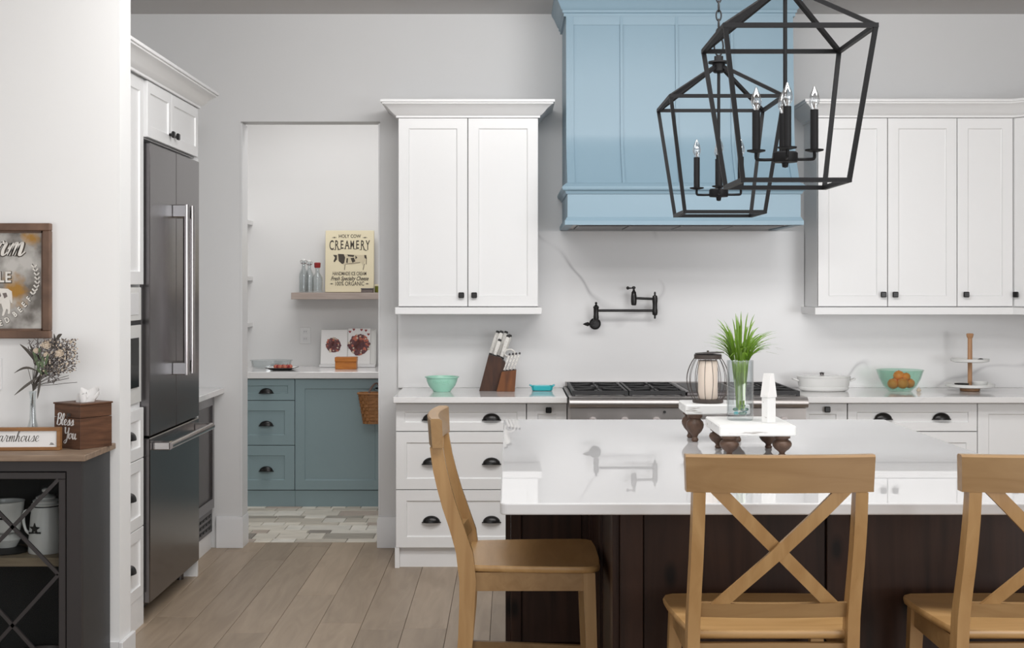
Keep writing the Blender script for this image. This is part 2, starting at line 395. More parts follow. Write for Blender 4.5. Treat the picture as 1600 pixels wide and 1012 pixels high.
def fr(O, U, Nn):                                   # frame: x = U, y = outward normal, z = up
    U = Vector(U); Nn = Vector(Nn)
    return Matrix(((U.x, Nn.x, 0, O[0]), (U.y, Nn.y, 0, O[1]), (U.z, Nn.z, 1, O[2]), (0, 0, 0, 1)))
FRONT = ((1, 0, 0), (0, -1, 0)); SIDE = ((0, 1, 0), (1, 0, 0))
def catmull(P, n=6):
    P = [Vector(p) for p in P]; Q = [P[0]]+P+[P[-1]]; out = []
    for i in range(1, len(Q)-2):
        for k in range(n):
            t = k/n; a, b, c, d = Q[i-1], Q[i], Q[i+1], Q[i+2]
            out.append(.5*((2*b)+(c-a)*t+(2*a-5*b+4*c-d)*t*t+(3*b-a-3*c+d)*t**3))
    out.append(P[-1]); return out
# ---- lettering
def text_mb(txt, size, M, bold=.0, xs=1, align='CENTER', depth=.0006, shear=0, spacing=1):
    cu = bpy.data.curves.new('t', 'FONT'); cu.body = txt; cu.size = size; cu.align_x = align; cu.align_y = 'CENTER'
    cu.offset = bold; cu.extrude = depth; cu.shear = shear; cu.space_character = spacing; cu.resolution_u = 3
    o = bpy.data.objects.new('t', cu); COL.objects.link(o)
    dg = bpy.context.evaluated_depsgraph_get(); me = bpy.data.meshes.new_from_object(o.evaluated_get(dg))
    mb = MB(); mb.add([M @ Vector((v.co.x*xs, v.co.z, v.co.y)) for v in me.vertices], [list(p.vertices) for p in me.polygons])
    bpy.data.objects.remove(o); bpy.data.curves.remove(cu); bpy.data.meshes.remove(me)
    return mb
GL = {
 'e': ([[(0, .25), (.35, .5), (.5, .8), (.33, 1), (.12, .75), (.1, .3), (.35, 0), (.7, .25)]], .65),
 'l': ([[(0, .2), (.35, 1), (.48, 1.7), (.33, 2), (.18, 1.5), (.14, .5), (.3, 0), (.6, .25)]], .52),
 's': ([[(0, .2), (.3, .8), (.4, 1), (.5, .6), (.45, .15), (.2, 0), (.1, .12)], [(.3, .02), (.5, .05), (.75, .25)]], .68),
 'o': ([[(.42, .97), (.15, .8), (.08, .35), (.3, 0), (.55, .3), (.55, .8), (.4, .98), (.75, .8)]], .72),
 'u': ([[(0, .3), (.15, 1), (.12, .3), (.3, 0), (.52, .4), (.6, 1), (.58, .3), (.75, 0), (.95, .25)]], .92),
 'a': ([[(.55, .85), (.3, 1), (.08, .5), (.25, 0), (.5, .4), (.6, 1), (.58, .3), (.75, 0), (.95, .25)]], .9),
 'r': ([[(0, .2), (.2, .9), (.2, 1.12), (.35, .95), (.52, .95), (.45, .4), (.55, 0), (.8, .25)]], .75),
 'm': ([[(0, .5), (.15, 1), (.16, 0)], [(.16, 0), (.3, .8), (.45, 1), (.5, .6), (.5, 0)], [(.5, 0), (.62, .8), (.78, 1), (.84, .6), (.84, .12), (.95, 0), (1.15, .3)]], 1.12),
 'h': ([[(0, .2), (.3, 1.2), (.4, 1.9), (.28, 2), (.15, 1.2), (.12, 0)], [(.12, 0), (.3, .85), (.45, .95), (.52, .6), (.52, .1), (.65, 0), (.85, .25)]], .82),
 'B': ([[(.25, 2), (.15, 0)], [(0, 1.7), (.3, 2.05), (.75, 1.9), (.7, 1.3), (.3, 1.05)], [(.3, 1.05), (.8, .95), (.85, .3), (.5, -.05), (.1, .1)]], .95),
 'Y': ([[(0, 1.8), (.15, 1.95), (.2, 1.2), (.4, .9), (.7, 1.2), (.85, 1.95)], [(.85, 1.95), (.8, .6), (.6, -.6), (.3, -.8), (.2, -.5), (.6, -.1), (1, .3)]], .95),
 'F': ([[(0, 1.6), (.2, 1.9), (.9, 2)], [(.5, 1.95), (.4, 1), (.3, .1), (.1, -.05), (-.05, .1)], [(.15, 1), (.7, 1.05)]], .75)}
def script_mb(txt, xh, M, wd=.16, depth=.0006, slant=.2):
    mb = MB(); x = 0
    for ch in txt:
        st, adv = GL[ch]
        for P in st:
            Q = catmull([(p[0]+x+slant*p[1], p[1], 0) for p in P], 5)
            L_, R_ = [], []
            for i, q in enumerate(Q):
                t = (Q[min(i+1, len(Q)-1)]-Q[max(i-1, 0)]); t.normalize()
                wv = wd*(.42+.58*max(0, -t.y)); n_ = Vector((-t.y, t.x, 0))*wv/2
                L_.append(q+n_); R_.append(q-n_)
            vs = []
            for l, r_ in zip(L_, R_):
                for dd in (0, depth): vs += [M @ Vector((l.x*xh, dd, l.y*xh)), M @ Vector((r_.x*xh, dd, r_.y*xh))]
            fs = []
            for i in range(len(Q)-1):
                a = i*4; b = a+4
                fs += [[a+2, a+3, b+3, b+2], [a, a+2, b+2, b], [a+1, b+1, b+3, a+3]]
            mb.add(vs, fs)
        x += adv
    return mb, x*xh
# ---- hardware
def cup_pull(parent, M, a=.047, b=.036, c=.026):
    mb = MB(); nt, npz = 14, 6
    for (k, sgn) in ((1, 1), (.88, -1)):
        vs = [(a*k*math.cos(PI*i/nt), c*k*math.sin(PI*i/nt)*math.sin(PI/2*j/npz), b*k*math.sin(PI*i/nt)*math.cos(PI/2*j/npz)) for i in range(nt+1) for j in range(npz+1)]
        fs = [[i*(npz+1)+j, (i+1)*(npz+1)+j, (i+1)*(npz+1)+j+1, i*(npz+1)+j+1] for i in range(nt) for j in range(npz)]
        mb.add([M @ Vector(v) for v in vs], fs)
    n1 = (nt+1)*(npz+1)
    for i in range(nt): mb.f.append([i*(npz+1)+npz, (i+1)*(npz+1)+npz, n1+(i+1)*(npz+1)+npz, n1+i*(npz+1)+npz])
    fl = MB().box(-a-.004, a+.004, 0, .002, -.003, .003); fl.xf(M); mb.add(fl.v, fl.f)
    return mb.build("cup_pull", bronze_m, parent)
def knob(parent, M, r=.0155):
    mb = MB().box(-r, r, .014, .028, -r, r, .004); mb.cyl((0, 0, 0), (0, .015, 0), .006, .008, 12)
    mb.xf(M); return mb.build('knob', bronze_m, parent)
def front_panel(name, parent, O, fv, W, H, mat, rail=.056, gap=.002):
    M = fr(O, *fv); mb = MB().shaker(W-2*gap, H-2*gap, rail=min(rail, H*.3)); mb.xf(M @ Matrix.Translation((gap, 0, gap)))
    return mb.build(name, mat, parent, smooth=0)
# ---------------------------------------------------------------- the setting
WY = 7.68; CEIL = 3.047; PW = 9.70; PX = -1.6
fl = struct('floor', MB().box(-4.2, 5.2, -3.2, 7.84, -.08, -.006), gap_m)
rnd = random.Random(3)
px0 = -2.745
for c in range(0, 30):
    xa = -.0856+.19*(c-9); y = 2.6+rnd.uniform(-1.4, 0)
    while y < WY+.10:
        ln = rnd.uniform(1.3, 2.1); ya, yb = max(y, 2.4), min(y+ln, WY+.155)
        if yb-ya > .02:
            MB().box(xa+.0008, xa+.1892, ya+.0008, yb-.0008, -.012, 0, .0012).build('plank', plank_m, fl, smooth=0)
        y += ln
mb = MB()
for (xa, xb, ya, yb) in ((-4.2, 5.2, -3.2, 2.4), (-4.2, -1.7956, 2.4, 7.68), (3.905, 5.2, 2.4, 7.68)): mb.box(xa, xb, ya, yb, -.012, 0)
mb.build('plank_field', plank_m, fl, kind='stuff')
pf = struct('floor_pantry', MB().box(-2.3, .1, WY+.15, PW+.1, -.08, -.004), paint('tile_grout', (.50, .47, .43), .8, .08, 20))
y = WY+.157; row = 0
while y < PW-.55:
    h = [.10, .18, .11, .16, .10, .15][row % 6]; x = -2.2+rnd.uniform(-.2, 0)
    while x < 0:
        wd_ = rnd.choice([.10, .14, .18, .24, .30]); ci = rnd.choice([0, 0, 1, 2, 3, 4, 4, 5, 1])
        MB().box(x+.003, x+wd_-.003, y+.003, y+h-.003, -.01, .001+rnd.uniform(0, .002), .002).build('tile', TILES[ci], pf, smooth=0)
        x += wd_
    y += h; row += 1
struct('ceiling', MB().box(-4.2, 5.2, -3.2, PW+.1, CEIL, CEIL+.12), ceil_m)
ox0, ox1, oz = -1.54, -.7425, 2.433
mb = MB().box(-2.4, ox0, WY, WY+.15, 0, CEIL).box(ox1, 5.2, WY, WY+.15, 0, CEIL).box(ox0, ox1, WY, WY+.15, oz, CEIL)
struct('wall_back', mb, wall_m)
struct('trim_1', MB().box(ox0+.0005, ox0+.010, WY-.003, WY+.153, .179, oz-.011).box(ox1-.010, ox1-.0005, WY-.003, WY+.153, .179, oz-.011), trim_m)
struct('wall_pantry_back', MB().box(-2.3, .2, PW, PW+.1, 0, CEIL), inner_m)
struct('wall_pantry_left', MB().box(-2.3, -2.12, WY+.15, PW, 0, CEIL), inner_m)
struct('wall_pantry_right', MB().box(.02, .2, WY+.15, PW, 0, CEIL), inner_m)
struct('wall_left', MB().box(-2.42, -2.3, 5.32, WY, 0, CEIL), wall_m)
struct('wall_left_partition', MB().box(-4.2, -1.502, 5.17, 5.32, 0, CEIL), lit_wall_m)
struct('wall_far_left', MB().box(-4.3, -4.2, -3.2, 5.32, 0, CEIL), lit_wall_m)
struct('wall_right', MB().box(5.2, 5.3, -3.2, WY+.15, 0, CEIL), wall_m)
# baseboards
BBP = [(0, .001), (.016, .001), (.016, .160), (.010, .176), (0, .178)]
mb = MB().mould([(-1.676, WY-.0005), (ox0+.0005, WY-.0005), (ox0+.0005, WY+.15)], BBP)
struct('baseboard_left', mb, trim_m)
mb = MB().mould([(ox1-.0005, WY+.15), (ox1-.0005, WY-.0005), (-.648, WY-.0005)], BBP)
struct('baseboard_right', mb, trim_m)
struct('baseboard_partition', MB().box(-1.502, -1.486, 5.154, 5.336, 0, .13, .003).box(-4.2, -1.502, 5.154, 5.17, 0, .13), trim_m)
# ---------------------------------------------------------------- upper cabinets
UF = 7.33
CROWN = [(0, 0), (.010, 0), (.010, .010), (.020, .016), (.034, .030), (.050, .048), (.068, .062), (.080, .068), (.080, .074), (.088, .077), (.088, .090), (0, .090)]
def crown(name, parent, path, z, prof=CROWN, mat=white_m, k=1):
    return MB().mould(path, [(o*k, z+h*k) for (o, h) in prof]).build(name, mat, parent, smooth=30)
def uz(py): return wz(py, UF)
DB, DT = uz(479), uz(184)
t = thing('upper_cabinet', 'white two-door wall cabinet with flared crown, left of the blue hood', 'cabinet', (-.22, WY, DB))
xa, xb = wx(622, UF), wx(841, UF)
MB().box(xa, xb, UF+.02, WY, DB-.002, DT+.02).build('body', white_m, t)
MB().box(xa+.002, xb-.002, UF+.012, UF+.0201, DB, DT).build('gap_shade', gap_m, t)  # dark sheet behind the doors painting the shade in their gaps
xm = wx(731, UF)
for (a, b, kx) in ((xa, xm, xm-.035), (xm, xb, xm+.035)):
    d = front_panel('door', t, (a, UF, DB), FRONT, b-a, DT-DB, white_m)
    knob(d, fr((kx, UF, uz(461)), *FRONT))
crown('crown', t, [(xa, WY), (xa, UF), (xb, UF), (xb, WY)], DT)
MB().box(xa-.016, xb+.020, UF-.022, 7.659, wz(491, UF-.022), DB-.003, .003).build('light_rail', white_m, t)
RB, RT = DB, DT
rx = [wx(1278, UF), wx(1387, UF), wx(1495.5, UF), wx(1583, UF)]
t = thing('upper_cabinet', 'white two-door wall cabinet immediately right of the blue hood', 'cabinet', (rx[1], WY, RB))
MB().box(rx[0], rx[2]-.001, UF+.02, WY-.002, RB-.002, RT).build('body', white_m, t)
MB().box(rx[0]+.002, rx[2]-.002, UF+.012, UF+.0201, RB, RT).build('gap_shade', gap_m, t)
for (a, b, kx) in ((rx[0], rx[1], wx(1379, UF)), (rx[1], rx[2], wx(1397.5, UF))):
    d = front_panel('door', t, (a, UF, RB), FRONT, b-a, RT-RB, white_m)
    knob(d, fr((kx, UF, uz(460)), *FRONT))
t = thing('upper_cabinet', 'narrow single-door white wall cabinet with its knob at lower left', 'cabinet', ((rx[2]+rx[3])/2, WY, RB))
MB().box(rx[2]+.001, rx[3]-.001, UF+.02, WY-.002, RB-.002, RT).build('body', white_m, t)
MB().box(rx[2]+.002, rx[3]-.002, UF+.012, UF+.0201, RB, RT).build('gap_shade', gap_m, t)
d = front_panel('door', t, (rx[2], UF, RB), FRONT, rx[3]-rx[2], RT-RB, white_m); knob(d, fr((wx(1508, UF), UF, uz(460)), *FRONT))
t = thing('corner_upper_cabinet', 'white corner wall cabinet cut off by the right edge of the photo', 'cabinet', (rx[3]+.3, WY, RB))
c, s_ = math.cos(PI/4), math.sin(PI/4); U = (c, -s_, 0); Nn = (-s_, -c, 0)
MB().prism([(rx[3]+.001, WY-.002), (rx[3]+.001, UF+.02), (rx[3]+.001+.38, UF-.36), (rx[3]+.72, UF-.36), (rx[3]+.72, WY-.002)], RB-.002, RT, 'xy').build('body', white_m, t)
d = front_panel('door', t, (rx[3]+.004, UF+.002, RB), (U, Nn), .53, RT-RB, white_m)
knob(d, fr((rx[3]+.004+.02*c, UF+.002-.02*s_, uz(460)), U, Nn))
t = thing('crown_molding', 'white crown moulding running along the top of the right-hand wall cabinets', 'moulding', (rx[1], UF, RT))
crown('run', t, [(rx[0], WY), (rx[0], UF), (rx[3], UF), (rx[3]+.38, UF-.38)], RT+.001)
t = thing('light_rail', 'white ledge strip under the right-hand wall cabinets', 'moulding', (rx[1], UF, DB-.03))
LR = [(0, 0), (.022, 0), (.022, .037), (0, .037)]
MB().mould([(rx[0]+.002, 7.659), (rx[0]+.002, UF), (rx[3], UF), (rx[3]+.38, UF-.38)], [(o, wz(491, UF-.022)+h) for o, h in LR]).box(rx[0]+.002, rx[3], UF, WY-.021, wz(491, UF-.022), RB-.003).build('strip', white_m, t)
# ---------------------------------------------------------------- backsplash (slab, three pieces joined)
t = thing('backsplash', 'white veined stone slab covering the wall behind the counter and range', 'backsplash', (.9, WY, .914))
MB().box(wx(622, 7.66), 5.15, 7.66, WY-.0005, .9145, DB-.045).build('slab', splash_m, t, smooth=0)
MB().box(xb+.003, rx[0]-.003, 7.66, WY-.0005, DB-.045, 1.807).build('slab', splash_m, t, smooth=0)
# ---------------------------------------------------------------- hood
t = thing('range_hood', 'tall pale blue panelled range hood with a moulded ledge', 'range hood', (.9, WY, 1.8))
hx0, hx1, HB = .298, 1.507, 6.97
def hy(z):
    k = min(1, max(0, (2.30-z)/.30)); return 7.17-.035*min(1, (2.93-z)/.63)-.165*k**1.6
prof = [(hy(z), z) for z in [3.04, 2.93, 2.6, 2.3, 2.25, 2.2, 2.15, 2.1, 2.05, 2.0]]
MB().prism([(WY-.001, 3.04)]+prof+[(WY-.001, 2.0)], hx0, hx1, 'yz').build('body', blue_m, t, smooth=40)
MB().box(hx0, hx1, HB, WY-.001, 1.842, 2.0).build('apron', blue_m, t)
for bx in (.318, .5925, .887, 1.18, 1.487):
    pts = [(bx, hy(z)-.002, z) for z in [2.93, 2.6, 2.3, 2.24, 2.18, 2.12, 2.06, 2.015]]
    MB().sweepbar(pts, .014 if .4 < bx < 1.4 else .040, .018, up=(0, -1, 0)).build('batten', blue_m, t, smooth=50)
pts = [(.9, hy(z)-.002, z) for z in (2.87, 2.93)]
MB().box(hx0, hx1, hy(2.9)-.007, hy(2.9)+.02, 2.885, 2.935).build('top_rail', blue_m, t)
HP = [(hx0, WY-.001), (hx0, HB), (hx1, HB), (hx1, WY-.001)]
MB().mould(HP, [(0, 1.972), (.006, 1.972), (.012, 1.985), (.024, 1.992), (.028, 2.0), (.028, 2.008), (.018, 2.018), (.008, 2.026), (0, 2.030)]).box(hx0, hx1, HB, HB+.04, 2.0, 2.03).build('ledge', blue_m, t, smooth=30)
MB().mould(HP, [(0, 1.811), (.014, 1.811), (.014, 1.832), (.008, 1.840), (.004, 1.850), (0, 1.852)]).box(hx0, hx1, HB, HB+.03, 1.811, 1.845).box(hx0, hx0+.03, HB, WY-.001, 1.811, 1.845).box(hx1-.03, hx1, HB, WY-.001, 1.811, 1.845).build('bottom_trim', blue_m, t, smooth=30)
HC = [(hx0, WY-.001), (hx0, hy(2.95)), (hx1, hy(2.95)), (hx1, WY-.001)]
MB().mould(HC, [(0, 2.930), (.012, 2.930), (.012, 2.945), (.020, 2.950), (.020, 2.962), (.026, 2.967), (.034, 2.985), (.045, 3.01), (.058, 3.03), (.062, 3.046), (0, 3.046)]).build('crown', blue_m, t, smooth=30)
ins = MB().box(hx0+.031, hx1-.031, HB+.031, WY-.03, 1.818, 1.83).build('metal_insert', rsteel_m, t)
for i in range(4):
    xa_ = hx0+.06+i*.272
    MB().box(xa_, xa_+.262, HB+.07, WY-.12, 1.808, 1.8175, .003).build('baffle_filter', dsteel_m, ins)
# ---------------------------------------------------------------- base cabinets
CF, CT = 7.12, .914
def cz(py): return wz(py, CF)
def base_cabinet(name, label, xa, xb, rows, split=None, toe=.115):
    t = thing(name, label, 'cabinet', ((xa+xb)/2, WY, 0))
    MB().box(xa, xb, CF+.021, 7.659, toe, .882).build('body', white_m, t)
    MB().box(xa+.002, xb-.002, CF+.012, CF+.0212, toe, .880).build('gap_shade', gap_m, t)  # near-black sheet puts shade into the gaps between fronts
    MB().box(xa+.002, xb, CF+.035, CF+.05, 0, toe).build('toe_kick', white_m, t)
    return t
zt, z1, z2, z3 = cz(629.5), cz(674), cz(765), cz(856)
xa, xb_ = wx(618, CF), wx(822.5, CF)
t = base_cabinet('drawer_cabinet', 'white three-drawer base cabinet under the mint bowl, left of the range', xa, xb_, 0)
for (za, zb, ph) in ((z1, zt, 652), (z2, z1, 721), (z3, z2, 812)):
    d = front_panel('drawer', t, (xa, CF, za), FRONT, xb_-xa, zb-za, white_m)
    for px in (674, 768): cup_pull(d, fr((wx(px, CF), CF, cz(ph+4)), *FRONT))
MB().box(xa-.004, xa+.02, CF+.002, 7.659, 0, z3+.001, .001).build('side_leg', white_m, t)
t = base_cabinet('narrow_cabinet', 'narrow white base cabinet with one knob beside the left end of the range', xb_+.001, .302, 0)
d = front_panel('pullout_front', t, (xb_+.001, CF, z3), FRONT, .30-xb_, zt-z3, white_m); knob(d, fr((wx(857, CF), CF, cz(640)), *FRONT))
x0 = wx(1265, CF); x1 = wx(1324, CF); x2 = wx(1527, CF)
t = base_cabinet('narrow_cabinet', 'narrow white base cabinet with one knob beside the right end of the range', 1.525, x1, 0)
d = front_panel('pullout_front', t, (1.525, CF, z3), FRONT, x1-1.525, zt-z3, white_m); knob(d, fr((wx(1291.5, CF), CF, cz(639)), *FRONT))
t = base_cabinet('drawer_cabinet', 'white base cabinet with wide drawers and two cup pulls, under the glass fruit bowl', x1+.001, x2, 0)
for (za, zb, ph) in ((z1, zt, 651), (z2, z1, 721), (z3, z2, 812)):
    d = front_panel('drawer', t, (x1+.001, CF, za), FRONT, x2-x1, zb-za, white_m)
    for px in (1380, 1471): cup_pull(d, fr((wx(px, CF), CF, cz(ph+4)), *FRONT))
x3 = x2+.36
t = base_cabinet('door_cabinet', 'white base cabinet with a plain panelled door at the far right', x2+.001, x3, 0)
front_panel('door', t, (x2+.001, CF, z3), FRONT, .358, zt-z3, white_m)
t = base_cabinet('door_cabinet', 'white base cabinet beyond the right edge of the photo', x3+.001, x3+.8, 0)
front_panel('door', t, (x3+.001, CF, z3), FRONT, .40, zt-z3, white_m); front_panel('door', t, (x3+.401, CF, z3), FRONT, .399, zt-z3, white_m)
single('countertop', MB().box(wx(614, 7.03), .299, 7.025, 7.659, .882, CT, .003), counter_m, 'white stone countertop left of the range, under the knife block', 'countertop', (-.15, 7.34, .882))
single('countertop', MB().box(1.525, x3+.8, 7.025, 7.659, .882, CT, .003), counter_m, 'long white stone countertop right of the range', 'countertop', (2.5, 7.34, .882))
# ---------------------------------------------------------------- range
t = thing('range', 'wide stainless gas range with black cast-iron grates', 'range', (.912, 7.2, 0))
gx0, gx1 = .304, 1.521
MB().box(gx0, gx1, 6.93, 7.655, .10, .90).build('body', rsteel_m, t)
pr = [(7.0, .925)]+[(6.885-.04*math.sin(a), .897+.028*math.cos(a)) for a in [PI*i/8 for i in range(9)]]+[(6.93, .869), (7.0, .869)]
MB().prism(pr, gx0, gx1, 'yz').build('bullnose', rsteel_m, t, smooth=40)
pn = MB().prism([(6.93, .868), (6.885, .868), (6.893, .76), (6.93, .74)], gx0+.005, gx1-.005, 'yz').build('control_panel', rsteel_m, t)
for i in range(7):
    kx = gx0+.12+i*.163; mb = MB().cyl((kx, 6.885, .80), (kx, 6.84, .795), .026, .023, 20); mb.build('control_knob', lsteel_m, pn)
MB().cyl((wx(1038.5, 6.88), 6.896, .850), (wx(1038.5, 6.88), 6.878, .850), .007, None, 12).build('indicator', rubber_m, pn)
mb = MB().box(gx0+.01, gx0+.74, 6.90, 6.93, .20, .73, .004); od = mb.build('oven_door', rsteel_m, t)
MB().cyl((gx0+.05, 6.84, .69), (gx0+.70, 6.84, .69), .014, None, 14).cyl((gx0+.08, 6.9, .69), (gx0+.08, 6.84, .69), .01).cyl((gx0+.67, 6.9, .69), (gx0+.67, 6.84, .69), .01).build('handle', lsteel_m, od)
od = MB().box(gx0+.75, gx1-.01, 6.90, 6.93, .20, .73, .004).build('oven_door', rsteel_m, t)
MB().cyl((gx0+.79, 6.84, .69), (gx1-.05, 6.84, .69), .014, None, 14).cyl((gx0+.82, 6.9, .69), (gx0+.82, 6.84, .69), .01).cyl((gx1-.08, 6.9, .69), (gx1-.08, 6.84, .69), .01).build('handle', lsteel_m, od)
for lx in (gx0+.06, gx1-.06):
    for ly in (6.98, 7.6): MB().cyl((lx, ly, 0), (lx, ly, .1), .02, .024, 12).build('foot', lsteel_m, t)
MB().box(gx0, gx1, 6.925, 7.655, .900, .9245, .002).build('cooktop_deck', dsteel_m, t)
MB().box(gx0+.01, gx1-.01, 7.615, 7.655, .9245, .950, .003).build('back_trim', rsteel_m, t)
def grate(a, b):
    g = MB(); y0, y1, z = 6.965, 7.60, .951; bw = .014
    for (p, q) in (((a, y0), (b, y0)), ((a, y1), (b, y1)), ((a, (y0+y1)/2), (b, (y0+y1)/2))): g.box(p[0], q[0], p[1]-bw/2, p[1]+bw/2, z-.018, z)
    for x in (a+bw/2, b-bw/2): g.box(x-bw/2, x+bw/2, y0, y1, z-.018, z+.0005)
    for yc in ((y0*3+y1)/4, (y0+y1*3)/4):
        xc = (a+b)/2
        for k in range(8):
            an = PI/8+k*PI/4 if False else k*PI/4
            r1 = (b-a)/2-.007 if k % 4 == 0 else (.15 if k % 2 == 0 else .17)
            g.bar((xc+.035*math.cos(an), yc+.035*math.sin(an), z-.004), (xc+r1*math.cos(an)*.95, yc+r1*math.sin(an)*.95, z-.004), .010, .012)
    for x in (a+bw/2, b-bw/2):
        for yy in (y0, y1): g.box(x-.008, x+.008, yy-.008, yy+.008, .9245, z)
    g.build('grate', grate_m, t)
    for yc in ((y0*3+y1)/4, (y0+y1*3)/4):
        MB().lathe([(.052, 0), (.052, .006), (.034, .010), (.034, .018), (.0, .020)], ((a+b)/2, yc, .9245), 20).build('burner', grate_m, t)
gw = .288
for i in range(4):
    a = gx0+.018+i*.2965
    if i == 2:
        gd = MB().box(a, a+gw, 6.965, 7.60, .9245, .947, .004).build('griddle', dsteel_m, t)
        MB().box(a+.02, a+gw-.02, 7.0, 7.56, .9465, .949).build('griddle_plate', grate_m, gd)
    else: grate(a, a+gw)
# ---------------------------------------------------------------- island
t = thing('kitchen_island', 'dark knotty wood island base with framed panels and a recessed left end', 'island', (.85, 4.9, 0))
IX1, FY = 1.60, 3.91
MB().box(.32, IX1, FY+.02, 5.17, .0, .882).build('body', island_m, t, smooth=0)
ep = MB().box(.003, IX1, 5.19, 5.82, 0, .882).build('rear_body', island_m, t, smooth=0)
def panel_frame(parent, O, fv, W, H, widths, st=.065, top=.03, bot=.12):
    """frame-and-panel facing made of real stiles, rails and recessed panels"""
    M = fr(O, *fv); x = 0
    def bx(n, a, b, c, d, n0, n1):
        MB().box(a, b, n0, n1, c, d, .0015).xf(M).build(n, island_m, parent, smooth=0)
    bx('rail', 0, W, H-top, H, 0, .020); bx('rail', 0, W, 0, bot, 0, .020)
    for wd_ in widths:
        bx('stile', x, x+st, bot+.0005, H-top-.0005, 0, .020); x += st
        bx('panel', x+.003, x+wd_-.003, bot+.003, H-top-.003, 0, .009); x += wd_
    bx('stile', x, W, bot+.0005, H-top-.0005, 0, .020)
panel_frame(t, (.32, FY+.0195, 0), FRONT, IX1-.32, .882, [.535, .535], st=.067)
panel_frame(t, (.003, 5.1895, 0), FRONT, .316, .882, [.235], st=.04, top=.05)
panel_frame(t, (.3195, 5.165, 0), ((0, -1, 0), (-1, 0, 0)), 1.235, .882, [.5, .5], st=.075)
panel_frame(t, (.0025, 5.82, 0), ((0, -1, 0), (-1, 0, 0)), .63, .882, [.5], st=.065)
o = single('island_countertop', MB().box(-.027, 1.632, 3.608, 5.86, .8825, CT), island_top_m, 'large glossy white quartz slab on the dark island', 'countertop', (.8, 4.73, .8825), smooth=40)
# round the vertical corners and ease the edges
bm = bmesh.new(); bm.from_mesh(o.data)
ve = [e for e in bm.edges if abs((e.verts[0].co-e.verts[1].co).z) > .01]
bmesh.ops.bevel(bm, geom=ve, offset=.018, segments=5, affect='EDGES', profile=.5)
he = [e for e in bm.edges if len(e.link_faces) == 2 and e.calc_face_angle() > 1.2]
bmesh.ops.bevel(bm, geom=he, offset=.004, segments=2, affect='EDGES', profile=.5)
bm.to_mesh(o.data); bm.free(); o.data.polygons.foreach_set('use_smooth', [False]*len(o.data.polygons)); o.data.update()
